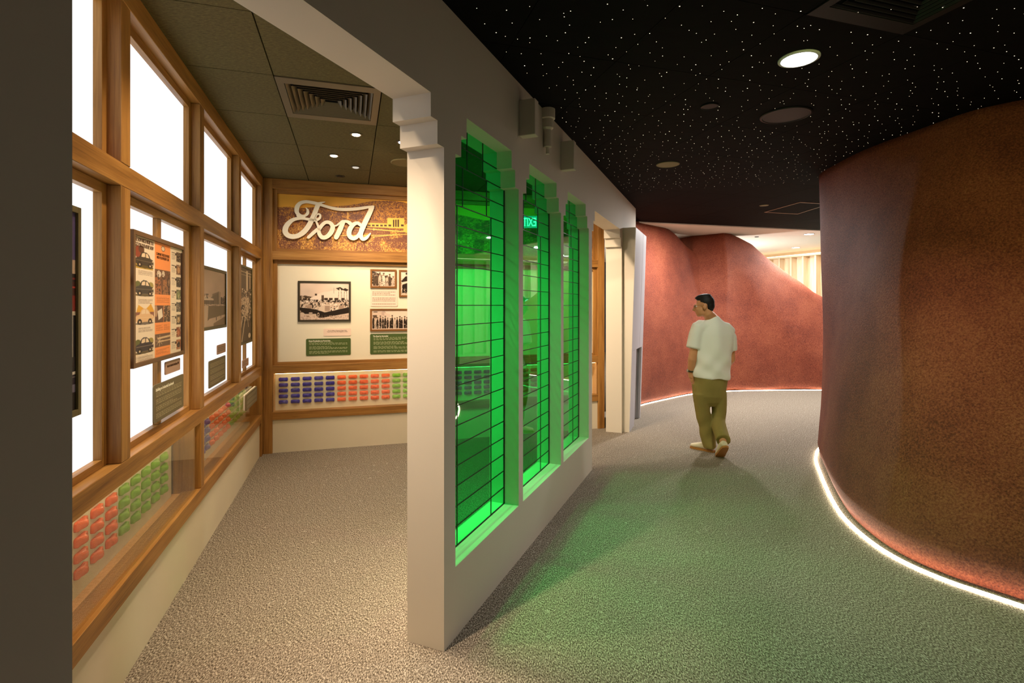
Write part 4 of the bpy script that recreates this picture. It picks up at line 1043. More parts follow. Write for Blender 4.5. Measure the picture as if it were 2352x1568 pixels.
for nm, S in (('letter', Fs), ('letter', Os), ('letter', Rs), ('letter', Ds)):
    link(nm, stroke_prism(S, nm, (bx_, by_), 0.0, 0.024), I4, LR, LETTER)
# ------------------------------------------------------------------ terracotta walls
def cat(P, n):
    P = [np.array(p, float) for p in P]; Q = [2*P[0]-P[1]]+P+[2*P[-1]-P[-2]]; out = []
    for i in range(1, len(Q)-2):
        for t in np.linspace(0, 1, n+1)[:-1]:
            out.append(0.5*((2*Q[i])+(-Q[i-1]+Q[i+1])*t+(2*Q[i-1]-5*Q[i]+4*Q[i+1]-Q[i+2])*t*t+(-Q[i-1]+3*Q[i]-3*Q[i+1]+Q[i+2])*t**3))
    out.append(P[-1]); return np.array(out)
def sheet(name, rows, mat, thick_dir=None, label=None, cat_=None, kind=None):
    """rows: list over height of arrays (n,3); closed at the back by an offset copy"""
    A = np.array(rows); nh, n, _ = A.shape
    bm = bmesh.new(); V = [[bm.verts.new(A[j, i]) for i in range(n)] for j in range(nh)]
    B = [[bm.verts.new(A[j, i]+thick_dir[j][i]) for i in range(n)] for j in range(nh)]
    for j in range(nh-1):
        for i in range(n-1):
            bm.faces.new((V[j][i], V[j][i+1], V[j+1][i+1], V[j+1][i])); bm.faces.new((B[j][i+1], B[j][i], B[j+1][i], B[j+1][i+1]))
    for i in range(n-1):
        bm.faces.new((V[nh-1][i], V[nh-1][i+1], B[nh-1][i+1], B[nh-1][i])); bm.faces.new((V[0][i+1], V[0][i], B[0][i], B[0][i+1]))
    for j in range(nh-1):
        bm.faces.new((V[j+1][0], B[j+1][0], B[j][0], V[j][0])); bm.faces.new((V[j][n-1], B[j][n-1], B[j+1][n-1], V[j+1][n-1]))
    bmesh.ops.recalc_face_normals(bm, faces=bm.faces)
    me = bpy.data.meshes.new(name); bm.to_mesh(me); bm.free()
    o = link(name, me, None, None, mat, True)
    return tag(o, label, cat_, kind=kind)
# near wall: base and top outlines in plan
BB = [(5.2, 0.6), (4.2, 1.35), (3.3, 1.98), (2.711, 2.778), (2.497, 3.09), (2.422, 3.418), (2.482, 3.864), (2.633, 4.294), (2.928, 4.956), (3.20, 5.5), (3.55, 5.95), (4.3, 6.5), (5.6, 6.9)]
TT = [(6.0, 1.5), (5.1, 2.2), (4.25, 2.85), (3.60, 3.45), (3.40, 3.67), (3.288, 3.869), (3.226, 4.207), (3.19, 4.65), (3.21, 5.15), (3.285, 5.62), (3.60, 6.0), (4.35, 6.5), (5.6, 6.9)]
Bc = cat(BB, 10); Tc = cat(TT, 10); rows = []; th = []
NHH = 40
tan = np.gradient(Bc, axis=0); nrm = np.stack([-tan[:, 1], tan[:, 0]], 1); nrm /= np.linalg.norm(nrm, axis=1)[:, None]
inw = -nrm if ((Bc+(-nrm)*0.1)[60, 0] > Bc[60, 0]) else nrm       # pointing into the wall
for j in range(NHH+1):
    t = j/NHH; s = t**1.15
    P = Bc*(1-s)+Tc*s
    bulge = 0.055*math.sin(math.pi*t)*np.sin(np.arange(len(P))*0.09)[:, None]+0.02*math.sin(7*t)*np.sin(np.arange(len(P))*0.21+2)[:, None]
    foot = 0.05*max(0, 1-t/0.05)**1.5
    P = P+inw*(bulge*min(1, t*6)+foot)
    z = 0.02+t*(3.0-0.02)
    rows.append(np.column_stack([P, np.full(len(P), z)])); th.append(np.column_stack([inw*0.15, np.zeros(len(P))]))
NEAR = sheet('terracotta_wall', rows, TERRA, th, 'large curved terracotta wall leaning back at the right', 'wall')
def led(name, path, w_, h_, mat, label, off):
    P = np.array(path); tn = np.gradient(P, axis=0); tn /= np.linalg.norm(tn, axis=1)[:, None]; n_ = np.stack([-tn[:, 1], tn[:, 0]], 1)
    if off is not None: P = P+off
    bm = bmesh.new(); R = []
    for p, q in zip(P, n_):
        R.append([bm.verts.new((p[0]+a*q[0], p[1]+a*q[1], z)) for a, z in ((-w_/2, 0.001), (-w_/2, h_), (w_/2, h_), (w_/2, 0.001))])
    for a, b_ in zip(R, R[1:]):
        for k in range(4): bm.faces.new((a[k], a[(k+1) % 4], b_[(k+1) % 4], b_[k]))
    bm.faces.new(R[0]); bm.faces.new(R[-1][::-1]); bmesh.ops.recalc_face_normals(bm, faces=bm.faces)
    me = bpy.data.meshes.new(name); bm.to_mesh(me); bm.free(); o = link(name, me, None, None, mat); rebase(o)
    return tag(o, label, 'light strip', 'light strips at the foot of the terracotta walls')
led('light_strip', Bc-inw*0.012, 0.022, 0.016, LED, 'glowing warm light strip curving along the foot of the near terracotta wall', None)

# far wall, hill A (left) and hill B (right)
def ground(u, v): y = EYE*F/(v-HY); return ((u-CX)/F*y, y)
base_px = [(1440, 944), (1475, 930), (1530, 917), (1590, 905), (1645, 900), (1700, 897.5), (1800, 896), (1890, 896), (1960, 899)]
FB = [ground(*p) for p in base_px]
FBc = cat(FB, 12)
def uof(p): return CX+F*p[0]/p[1]
us = np.array([uof(p) for p in FBc])
Aout = [(1440, 498), (1465, 503), (1495, 507), (1530, 517), (1560, 538), (1585, 563), (1610, 583), (1640, 607)]
def hill(name_pts, u_lo, u_hi, lean, label):
    up = np.array(name_pts, float)
    sel = (us >= u_lo) & (us <= u_hi); P = FBc[sel]
    # refine
    k = np.linspace(0, len(P)-1, 90); P = np.column_stack([np.interp(k, np.arange(len(P)), P[:, 0]), np.interp(k, np.arange(len(P)), P[:, 1])])
    uu = np.array([uof(p) for p in P]); vtop = np.interp(uu, up[:, 0], up[:, 1])
    rows, th = [], []
    d = P/np.linalg.norm(P, axis=1)[:, None]
    for j in range(46):
        t = j/45.0
        # leaning backwards, more towards the top, then a rounded lip
        r = np.array([lean(u)*(0.25*t+0.75*t**2.4) for u in uu])+0.16*max(0, (t-0.86)/0.14)**2
        Q = P+np.array([0.22, 0.97])*r[:, None]
        foot = 0.02*max(0, 1-t/0.05)**1.5; Q = Q+np.array([0.1, 0.99])*foot
        ztop = EYE+(HY-vtop)*Q_top(P, uu, lean)/F
        z = 0.02+(ztop-0.02)*(t if t < 0.86 else 0.86+0.14*math.sin((t-0.86)/0.14*math.pi/2))
        Q = Q+0.02*np.sin(P[:, :1]*5+z[:, None]*3.1)
        rows.append(np.column_stack([Q, z])); th.append(np.tile(np.array([0.05, 0.3, 0.0]), (len(P), 1)))
    return rows, th
def Q_top(P, uu, lean): return P[:, 1]+0.97*(np.array([lean(u) for u in uu])+0.16)
rA, tA = hill(Aout, 1438, 1650, lambda u: 0.55+0.25*max(0, (u-1540)/100), '')
oA = sheet('terracotta_wall', rA, TERRA, tA, 'far terracotta wall with a sloping rounded shoulder beyond the pylon', 'wall')
Bout = [(1560, 536), (1590, 532), (1620, 528.5), (1650, 528), (1675, 530), (1710, 545), (1740, 560), (1760, 578), (1785, 598), (1830, 630), (1860, 648), (1890, 670), (1960, 705)]
def leanB(u): 
    k = min(1, max(0, (1672-u)/100)); return 0.42+1.15*k
rB, tB = hill(Bout, 1600, 1962, leanB, '')
# extend hill B to the left with a receding flank
rowsB = []
ext = []
for j, R in enumerate(rB):
    first = R[0]; t = j/45.0; E = []
    for q in range(10, 0, -1):
        f = q/10.0
        E.append([first[0]-0.30*f*first[1]/9.0, first[1]+0.9*f, first[2]*(1-0.03*f)])
    rowsB.append(np.vstack([np.array(E), R]))
tB = [np.tile(np.array([0.05, 0.3, 0.0]), (len(rowsB[0]), 1)) for _ in rowsB]
oB = sheet('terracotta_wall', rowsB, TERRA, tB, 'far terracotta wall peaking behind the person with a fold down its front', 'wall')
fbn = np.gradient(FBc, axis=0); 
led('light_strip', FBc+np.array([0.0, -0.012]), 0.016, 0.011, LED, 'glowing warm light strip along the foot of the far terracotta walls', None)

# ------------------------------------------------------------------ far foyer: panelled wall with battens
SW = Fr((6.0, 15.6), (0.49, -1.10))
def sx_(u): return SW.px(u, 600, 0.0)[0]
b = MB(); b.box(-1.0, 7.0, 0, 3.0, -0.25, -0.1)
tag(b.build('wall_far', simple('foyer_wall', 'e8d4b4', 0.7, 0.1), None, SW.at(0, 0, 0)), 'pale foyer wall behind the timber battens', kind='structure')
sw = empty('batten_wall', SW.at(3.0, 0, 0), 'pale timber batten screen in the foyer behind the terracotta peak', 'screen')
x = 0.0; k = 0
while x < 6.6:
    q = MB(); q.box(x-3.0+0.012, x-3.0+0.318, 0.3, 2.80, -0.099, -0.075); q.build('panel', BIRCH, sw, I4)
    q = MB(); q.box(x-3.0-0.022, x-3.0+0.02, 0.3, 2.80, -0.099, 0.10); q.build('batten', BIRCH, sw, I4)
    x += 0.33
q = MB(); q.box(-3.0, 3.7, 2.801, 2.84, -0.099, 0.14); q.build('cornice', BIRCH, sw, I4)
q = MB(); q.box(-3.0, 3.7, 2.841, 2.86, 0.06, 0.08); q.build('cove_light', emit('cove_glow', 'ffe9c8', 4.0), sw, I4)

# ------------------------------------------------------------------ ceiling fixtures
def ceil(u, v, z=3.0): y = (z-EYE)*F/(HY-v); return ((u-CX)/F*y, y, z)
def disc_light(x, y, z, r, label, name='downlight', lens=DOWN, ring=WHITE, cat_='ceiling light', group=None):
    root = empty(name, Matrix.Translation((x, y, z)), label, cat_, group)
    b = MB(); b.lathe([(r*1.0, 0), (r*1.0, -0.006), (r*0.9, -0.010), (r*0.86, -0.010), (r*0.86, -0.001)], 40); b.build('trim_ring', ring, root, I4, True)
    b = MB(); b.lathe([(r*0.855, -0.0015), (r*0.855, -0.008)], 40); b.build('lens', lens, root, I4)
    return root
x, y, z = ceil(1835, 134); disc_light(x, y, 3.0, 0.108, 'bright round white downlight in the starry black ceiling')
for (u, v, r, lab) in ((1858, 537, 0.10, 'round white downlight in the bright foyer ceiling, nearer one'), (1828, 568, 0.10, 'round white downlight in the bright foyer ceiling, farther one')):
    x, y, z = ceil(u, v); disc_light(x, y, 3.0, r, lab)
def plate_disc(u, v, r, m, label, name, z=3.0, perforated=False, cat_='speaker'):
    x, y, _ = ceil(u, v, z)
    root = empty(name, Matrix.Translation((x, y, z)), label, cat_)
    b = MB(); b.lathe([(r, 0), (r, -0.005), (r*0.93, -0.009), (r*0.9, -0.009), (r*0.9, -0.001)], 40); b.build('rim', m, root, I4, True)
    b = MB(); b.lathe([(r*0.895, -0.0015), (r*0.895, -0.006)], 40); b.build('grille', m, root, I4)
plate_disc(1534, 377, 0.112, DISC, 'pale round ceiling speaker among the stars', 'ceiling_speaker')
plate_disc(1805, 264, 0.175, DARKDISC, 'large dark round plate in the starry ceiling below the downlight', 'ceiling_plate', cat_='plate')
plate_disc(1630, 243, 0.06, DARKDISC, 'small dark round fixture left of the large dark plate', 'ceiling_fixture', cat_='fixture')
plate_disc(1755, 471, 0.06, DISC, 'small pale ring fixture beside the square hatch', 'smoke_detector', cat_='detector')
plate_disc(1738, 543.5, 0.04, DARKDISC, 'tiny dark fixture in the bright foyer ceiling', 'ceiling_fixture', cat_='fixture')
plate_disc(930, 373, 0.135, simple('olive_speaker', '6e6444', 0.6, 0.2), 'round olive ceiling speaker partly behind the pillar', 'ceiling_speaker', 2.975)
# copper-edged hatch
hp = [ceil(1755, 487), ceil(1838, 463.5), ceil(1905, 468), ceil(1832, 491)]
root = empty('access_hatch', Matrix.Translation(tuple(np.mean([h[:2] for h in hp], 0))+(3.0,)), 'copper-edged square hatch at the far end of the black ceiling', 'hatch')
c0 = np.mean([h[:2] for h in hp], 0); b = MB()
for i in range(4):
    a = np.array(hp[i][:2])-c0; d = np.array(hp[(i+1) % 4][:2])-c0; a2 = a*0.95; d2 = d*0.95
    b.poly([tuple(a), tuple(d), tuple(d2), tuple(a2)], -0.006, 0.0)
b.build('edge_trim', BRONZE, root, I4)
b = MB(); b.poly([tuple((np.array(h[:2])-c0)*0.945) for h in hp], -0.004, 0.0); b.build('hatch_panel', NIGHT, root, I4)

# air diffusers
def diffuser(kb, ka, z, mat, label, dark):
    c = grid_cell(kb, ka, 0.004); cx = sum(p[0] for p in c)/4; cy = sum(p[1] for p in c)/4
    M = Matrix.Translation((cx, cy, z)) @ Matrix.Rotation(math.atan2(0.2935, 0.956), 4, 'Z')
    root = empty('air_diffuser', M, label, 'vent')
    hx_, hy_ = 0.633/2-0.004, 0.71/2-0.004; ox = hx_-0.045
    b = MB()
    for (a, d, e, f) in ((-hx_, -ox, -hy_, hy_), (ox, hx_, -hy_, hy_), (-ox, ox, -hy_, -ox), (-ox, ox, ox, hy_)): b.box(a, d, e, f, -0.004, 0.012)
    b.build('frame', mat, root, I4)
    b = MB(); b.box(-ox, ox, -ox, ox, 0.115, 0.12); b.build('duct', dark, root, I4)
    n = 8
    for k in range(n-1):
        r0 = ox*(1-k/n)*0.985; bm = bmesh.new()
        r1 = r0-0.045; 
        if r1 < 0.006: r1 = 0.006
        def loop(r, zz): return [bm.verts.new((x*r, y*r, zz)) for x, y in ((-1, -1), (1, -1), (1, 1), (-1, 1))]
        a = loop(r0, -0.002); b_ = loop(r1, 0.045); c_ = loop(r0-0.002, -0.002); d_ = loop(r1-0.002, 0.045)
        for i in range(4):
            j = (i+1) % 4
            bm.faces.new((a[i], a[j], b_[j], b_[i])); bm.faces.new((c_[j], c_[i], d_[i], d_[j])); bm.faces.new((a[j], a[i], c_[i], c_[j])); bm.faces.new((b_[i], b_[j], d_[j], d_[i]))
        me = bpy.data.meshes.new('louvre'); bm.to_mesh(me); bm.free(); link('louvre', me, I4, root, mat)
    bm = None
diffuser(0, 2, 2.973, VENTM, 'square air diffuser with nested louvres in the olive ceiling', simple('duct_dark', '0b0906', 0.9, 0.05))
diffuser(4, 5, 2.998, BLACKM, 'black air diffuser in the starry ceiling at the top edge', simple('duct_black', '040404', 0.9, 0.05))

# exhibit spotlights
def spot(x, y, label, on=True, lens=None):
    root = empty('ceiling_spotlight', Matrix.Translation((x, y, 2.9745)), label, 'spotlight')
    b = MB(); b.lathe([(0.048, 0), (0.048, -0.004), (0.040, -0.006), (0.036, -0.004), (0.034, -0.0005)], 28); b.build('trim_ring', DARKFRAME if not on else VENTM, root, I4, True)
    b = MB(); b.lathe([(0.030, -0.001), (0.031, -0.007), (0.026, -0.010)], 24); b.build('lens', lens or WARMLENS, root, I4)
spot(-1.254, 4.22, 'bright warm spotlight in the olive ceiling just past the air diffuser')
spot(-1.634, 4.813, 'bright warm spotlight in the olive ceiling, left of the row')
spot(-1.555, 5.218, 'grey-lensed spotlight in the olive ceiling near the back wall', True, emit('dim_lens', 'e8dccb', 0.9))
spot(-1.83, 5.583, 'unlit dark spotlight in the olive ceiling by the back wall', False, BLACKM)
spot(-0.925, 4.42, 'cool white spotlight half hidden by the stepped arch', True, emit('cool_lens', 'cdd8ff', 6.0))

# ------------------------------------------------------------------ exit sign inside, seen from behind through the middle green window
EXF = Fr((0, 0), (-1, 0.10))
bx_, by_ = 0, 0
ex = 0.238; ey = 5.55
yc = EYE+(HY-510)*ey/F
M = Matrix.Translation((ex-0.03, ey, yc-0.062)) @ Matrix(((-1, 0, 0, 0), (0, 0, 1, 0), (0, 1, 0, 0), (0, 0, 0, 1)))
root = empty('exit_sign', M, 'blue-green exit sign seen reversed through the middle green window', 'sign')
q = MB(); q.box(-0.16, 0.16, 0, 0.125, -0.012, 0.0); q.build('panel', emit('exit_panel', '1f9fd0', 2.2), root, I4)
for zt, flip in ((-0.0145, 1), (0.0005, 1)):
    me = text_mesh('EXIT', 0.125, 'CENTER', 0.0008, 0.0012, sx=0.56)
    link('lettering', me, Matrix.Translation((0.022, 0.019, zt)), root, emit('exit_letters', 'ffffff', 7.0))
q = MB(); q.box(-0.10, -0.09, 0.1251, 2.974-(yc-0.062), -0.010, -0.002); q.build('hanger', BLACKM, root, I4)
q = MB(); q.box(0.09, 0.10, 0.1251, 2.974-(yc-0.062), -0.010, -0.002); q.build('hanger', BLACKM, root, I4)

# lit screen in the side gallery, only seen as a reflection in the green glass
root = empty('display_screen', SW.at(4.35, 0.0, 0.32), 'large lit screen before the foyer battens, seen reflected in the green glass', 'screen')
q = MB(); q.box(-0.85, 0.85, 0.74, 1.80, -0.05, 0.0); q.build('housing', BLACKM, root, I4)
q = MB(); q.box(-0.82, 0.82, 0.77, 1.77, 0.001, 0.005); q.build('display', emit('screen_glow', '9fe8e6', 2.6), root, I4)
q = MB(); q.box(-0.06, 0.06, 0.0, 0.739, -0.045, -0.005); q.box(-0.3, 0.3, 0.0, 0.02, -0.2, 0.15); q.build('stand', BLACKM, root, I4)
# ------------------------------------------------------------------ the walking person
PX, PY = 2.15, 5.74; PS = 0.004763
def W_(u, v, d=0.0):      # picture position -> person-local metres (x right, y away, z up)
    return ((u-CX)/F*(PY+d)-(PX+0.012), d, EYE-(v-HY)/F*(PY+d))
PM = Matrix.Translation((PX+0.012, PY, 0))
SKIN = simple('skin', 'c98e62', 0.5, 0.35, noise=0.05, nscale=30)
SHIRT = simple('white_cotton', 'e8e8dc', 0.85, 0.1, bump=0.15, bscale=90)
KHAKI = simple('olive_twill', '8a7c45', 0.85, 0.1, noise=0.06, nscale=20, bump=0.2, bscale=260)
HAIR = simple('black_hair', '17110d', 0.6, 0.3, bump=0.4, bscale=300)
SHOE = simple('cream_leather', 'd9cdb0', 0.6, 0.2); GUM = simple('gum_sole', 'a8743a', 0.6, 0.2)
person = empty('person', PM, 'person in a loose white T-shirt and olive trousers walking away, head turned left', 'person')

def tube(bm, pts, n=16, ref=(0, 1, 0)):
    """pts: (pos, rx, ry) - closed tapered tube; rx across, ry along ref"""
    rings = []
    m = len(pts)
    for i in range(m):
        p = Vector(pts[i][0]); a = Vector(pts[max(0, i-1)][0]); c = Vector(pts[min(m-1, i+1)][0]); t = (c-a).normalized()
        r = Vector(ref); y = (r-t*r.dot(t))
        y = y.normalized() if y.length > 1e-4 else Vector((1, 0, 0)); x = y.cross(t).normalized()
        rings.append([bm.verts.new(p+x*(pts[i][1]*math.cos(2*math.pi*k/n))+y*(pts[i][2]*math.sin(2*math.pi*k/n))) for k in range(n)])
    for a, c in zip(rings, rings[1:]):
        for k in range(n): bm.faces.new((a[k], a[(k+1) % n], c[(k+1) % n], c[k]))
    for ring, P, s in ((rings[0], pts[0], -1), (rings[-1], pts[-1], 1)):
        c = bm.verts.new(P[0]); 
        for k in range(n): bm.faces.new((ring[k], ring[(k+1) % n], c))
def ball(bm, c, r, sub=3, rot=None):
    M = Matrix.Translation(c) @ (rot or Matrix.Identity(4)) @ Matrix.Diagonal((r[0], r[1], r[2], 1))
    bmesh.ops.create_icosphere(bm, subdivisions=sub, radius=1.0, matrix=M)
def fuse(bm, name, material, voxel, smooth=6, parent=person, cut=None, fold=0.0):
    bmesh.ops.recalc_face_normals(bm, faces=bm.faces)
    me = bpy.data.meshes.new('tmp'); bm.to_mesh(me); bm.free()
    o = bpy.data.objects.new('tmp', me); COL.objects.link(o)
    r = o.modifiers.new('r', 'REMESH'); r.mode = 'VOXEL'; r.voxel_size = voxel
    s = o.modifiers.new('s', 'SMOOTH'); s.iterations = smooth; s.factor = 0.5
    dg = bpy.context.evaluated_depsgraph_get(); dg.update()
    m2 = bpy.data.meshes.new_from_object(o.evaluated_get(dg)); bpy.data.objects.remove(o); bpy.data.meshes.remove(me)
    m2.name = name; m2.materials.clear()
    if fold:
        n = len(m2.vertices); co = np.empty(n*3); m2.vertices.foreach_get('co', co); co = co.reshape(-1, 3)
        nn = np.empty(n*3); m2.vertices.foreach_get('normal', nn); nn = nn.reshape(-1, 3)
        x, y, z = co.T
        d = fold*(np.sin(26*(x*0.9+z*0.55)+3*np.sin(z*7))*0.6+np.sin(41*(x*0.8-z*0.35)+2*np.sin(z*9+1))*0.4)
        co += nn*d[:, None]; m2.vertices.foreach_set('co', co.ravel()); m2.update()
    return link(name, m2, I4, parent, material, True)

# --- body: one continuous surface (head, neck, arms, hands, torso, legs)
bm = bmesh.new()
hc = Vector(W_(1616, 702, 0.0))                                # head centre
HR = Matrix.Rotation(math.radians(9), 4, 'Y')
FWD = Vector((-0.93, 0.34, -0.12)).normalized()               # where the face points: left and slightly away
SIDE = Vector((0, 0, 1)).cross(FWD).normalized(); UP = FWD.cross(SIDE).normalized()
HB_ = Matrix((( FWD.x, SIDE.x, UP.x, 0), (FWD.y, SIDE.y, UP.y, 0), (FWD.z, SIDE.z, UP.z, 0), (0, 0, 0, 1)))
def H(f, s, u): return hc+FWD*f+SIDE*s+UP*u
def hball(f, s, u, r, sub=3): ball(bm, H(f, s, u), r, sub, HB_)
hball(-0.022, 0, 0.030, (0.092, 0.075, 0.092))                 # cranium
hball(0.030, 0, -0.035, (0.062, 0.062, 0.078))                 # face
hball(0.052, 0, -0.088, (0.034, 0.036, 0.028))                 # chin
hball(0.020, 0.036, -0.070, (0.045, 0.022, 0.032)); hball(0.020, -0.036, -0.070, (0.045, 0.022, 0.032))   # jaw
hball(0.066, 0.030, -0.030, (0.022, 0.024, 0.022), 2); hball(0.066, -0.030, -0.030, (0.022, 0.024, 0.022), 2) # cheeks
hball(0.080, 0, 0.018, (0.014, 0.046, 0.012), 2)               # brow
tube(bm, [(H(0.082, 0, 0.010), 0.009, 0.009), (H(0.101, 0, -0.014), 0.010, 0.010), (H(0.114, 0, -0.032), 0.014, 0.012), (H(0.092, 0, -0.040), 0.015, 0.010)], 8)   # nose
hball(0.084, 0, -0.060, (0.012, 0.023, 0.006), 2); hball(0.082, 0, -0.071, (0.012, 0.021, 0.006), 2)   # lips
for s in (-1, 1): hball(-0.012, s*0.077, -0.012, (0.022, 0.010, 0.034), 2)                    # ears
nb = Vector(W_(1632, 727, 0.02))
tube(bm, [(H(-0.015, 0, -0.02), 0.055, 0.060), (H(-0.030, 0, -0.085), 0.056, 0.062), (nb, 0.064, 0.062), (Vector(W_(1637, 745, 0.02)), 0.12, 0.07)], 18)
tor = [((W_(1640, 742, 0.02)), 0.11, 0.07), (W_(1638, 758, 0.02), 0.185, 0.10), (W_(1636, 790, 0.02), 0.19, 0.12), (W_(1634, 830, 0.01), 0.165, 0.115), (W_(1631, 862, 0.0), 0.16, 0.115), (W_(1630, 890, 0.0), 0.172, 0.12), (W_(1629, 908, 0.0), 0.12, 0.09)]
tube(bm, tor, 20)
# left arm: shoulder, elbow, wrist (hand in pocket)
LS = Vector(W_(1604, 766, 0.0)); LE = Vector(W_(1590, 826, -0.02)); LWr = Vector(W_(1586, 857, 0.015)); 
tube(bm, [(LS, 0.055, 0.055), (LS.lerp(LE, 0.5), 0.052, 0.052), (LE, 0.047, 0.047), (LE.lerp(LWr, 0.5), 0.040, 0.042), (LWr, 0.028, 0.032), (Vector(W_(1588, 866, 0.02)), 0.030, 0.040)], 14)
palm = Vector(W_(1589, 870, 0.025))
ball(bm, palm, (0.022, 0.042, 0.045), 2)
for k in range(4):
    a = palm+Vector((0.004, -0.026+0.018*k, -0.02)); tube(bm, [(a, 0.010, 0.010), (a+Vector((0.012, 0.004, -0.04)), 0.009, 0.009), (a+Vector((0.022, 0.01, -0.07-0.006*(k in (1, 2)))), 0.0075, 0.0075)], 8)
tube(bm, [(palm+Vector((0.0, 0.036, 0.01)), 0.011, 0.011), (palm+Vector((0.008, 0.062, -0.012)), 0.010, 0.010), (palm+Vector((0.012, 0.07, -0.036)), 0.008, 0.008)], 8)
# right arm: swings forward, bent
RS = Vector(W_(1676, 772, 0.03)); RE = Vector(W_(1679, 826, 0.03)); RW = Vector(W_(1668, 842, 0.24))
tube(bm, [(RS, 0.055, 0.055), (RS.lerp(RE, 0.5), 0.05, 0.05), (RE, 0.044, 0.044), (RE.lerp(RW, 0.5), 0.038, 0.038), (RW, 0.028, 0.03)], 14)
rp = RW+Vector((-0.012, 0.045, -0.006)); ball(bm, rp, (0.022, 0.046, 0.040), 2)
for k in range(4):
    a = rp+Vector((-0.004, 0.035, 0.024-0.017*k)); tube(bm, [(a, 0.0095, 0.0095), (a+Vector((-0.012, 0.034, -0.008)), 0.009, 0.009), (a+Vector((-0.034, 0.045, -0.016)), 0.0075, 0.0075)], 8)
tube(bm, [(rp+Vector((0, -0.01, 0.032)), 0.011, 0.011), (rp+Vector((-0.014, 0.02, 0.052)), 0.009, 0.009), (rp+Vector((-0.024, 0.04, 0.054)), 0.008, 0.008)], 8)
# legs
LH = Vector(W_(1612, 905, 0.0)); LK = Vector(W_(1621, 968, 0.03)); LA = Vector(W_(1631, 1023, 0.01))
RH = Vector(W_(1648, 905, 0.0)); RK = Vector(W_(1650, 966, -0.02)); RA = Vector(W_(1661, 1016, -0.30))
for a, k_, c in ((LH, LK, LA), (RH, RK, RA)):
    tube(bm, [(a, 0.062, 0.066), (a.lerp(k_, 0.5), 0.052, 0.056), (k_, 0.042, 0.044), (k_.lerp(c, 0.35), 0.040, 0.044), (c, 0.034, 0.038)], 14)
tube(bm, [(LA, 0.034, 0.038), (LA+Vector((-0.004, 0.0, -0.05)), 0.030, 0.034), (LA+Vector((-0.01, 0.01, -0.06)), 0.024, 0.02)], 12)
tube(bm, [(RA, 0.034, 0.038), (RA+Vector((0.0, 0.015, -0.035)), 0.026, 0.03), (RA+Vector((0.0, 0.03, -0.05)), 0.022, 0.02)], 12)
fuse(bm, 'body', SKIN, 0.0065, 4)

# --- hair
bm = bmesh.new()
hball2 = lambda f, s, u, r: ball(bm, H(f, s, u), r, 3, HB_)
hball2(-0.026, 0, 0.036, (0.0935, 0.0785, 0.090)); hball2(-0.056, 0, 0.000, (0.060, 0.070, 0.072)); hball2(0.030, 0, 0.092, (0.050, 0.054, 0.024)); hball2(-0.060, 0, -0.035, (0.040, 0.054, 0.045)); hball2(-0.015, 0, 0.104, (0.078, 0.062, 0.026))
hair = fuse(bm, 'hair', HAIR, 0.006, 3)
# clear the hair from the face
mm = hair.data; b2 = bmesh.new(); b2.from_mesh(mm)
dele = []
for v in b2.verts:
    r = v.co-hc; f = r.dot(FWD); u = r.dot(UP); s_ = abs(r.dot(SIDE))
    if (f > 0.030 and u < 0.062) or (f > -0.035 and u < 0.015+0.45*max(0, f+0.035)): dele.append(v)
bmesh.ops.delete(b2, geom=dele, context='VERTS'); b2.to_mesh(mm); b2.free()
# --- eyes and glasses
for s in (-1, 1):
    b = MB(); bmesh.ops.create_icosphere(b.bm, subdivisions=2, radius=0.011, matrix=Matrix.Translation(H(0.074, s*0.030, 0.002))); b.build('eye', simple('eye_white', 'd8cfc4', 0.3, 0.5), person, I4, True)
    b = MB(); bmesh.ops.create_icosphere(b.bm, subdivisions=2, radius=0.006, matrix=Matrix.Translation(H(0.0815, s*0.030, 0.002))); b.build('iris', simple('iris_dark', '1c120c', 0.3, 0.5), person, I4, True)
gr = empty('glasses', I4, None); gr.parent = person; gr.matrix_local = Matrix.Translation(H(0.09, 0, 0))
def gl(name, pts, r=0.0016):
    bm = bmesh.new(); o0 = H(0.09, 0, 0); tube(bm, [(p-o0, r, r) for p in pts], 6, (0.1, 0.2, 1)); me = bpy.data.meshes.new(name); bm.to_mesh(me); bm.free(); link(name, me, I4, gr, simple('glasses_metal', '5c5040', 0.3, 0.5), True)
for s in (-1, 1):
    ring = [H(0.098, s*0.032+0.023*math.cos(a), 0.000+0.020*math.sin(a)) for a in np.linspace(0, 2*math.pi, 17)]
    gl('rim', ring)
    gl('temple', [H(0.098, s*0.055, 0.008), H(0.06, s*0.072, 0.010), H(0.00, s*0.082, 0.010), H(-0.02, s*0.083, 0.0)])
gl('bridge', [H(0.098, -0.010, 0.004), H(0.102, 0, 0.006), H(0.098, 0.010, 0.004)])

# --- T-shirt
bm = bmesh.new()
tube(bm, [(W_(1634, 729, 0.02), 0.070, 0.062), (W_(1636, 739, 0.02), 0.115, 0.085), (W_(1638, 750, 0.02), 0.175, 0.115), (W_(1639, 768, 0.02), 0.215, 0.140), (W_(1638, 800, 0.01), 0.208, 0.150), (W_(1635, 835, 0.0), 0.200, 0.148), (W_(1633, 868, 0.0), 0.202, 0.150)], 28)
tube(bm, [(W_(1597, 757, 0.005), 0.055, 0.06), (W_(1608, 750, 0.01), 0.078, 0.08), (W_(1640, 749, 0.02), 0.09, 0.095), (W_(1668, 756, 0.02), 0.078, 0.085), (W_(1680, 764, 0.03), 0.055, 0.06)], 18, (0, 1, 0))
tube(bm, [(W_(1618, 752, 0.015), 0.075, 0.085), (W_(1606, 755, 0.01), 0.086, 0.088), (W_(1600, 770, 0.0), 0.082, 0.082), (W_(1594, 800, -0.01), 0.086, 0.078)], 18)
tube(bm, [(W_(1664, 758, 0.02), 0.075, 0.085), (W_(1674, 775, 0.03), 0.078, 0.080), (W_(1678, 806, 0.03), 0.070, 0.076)], 18)
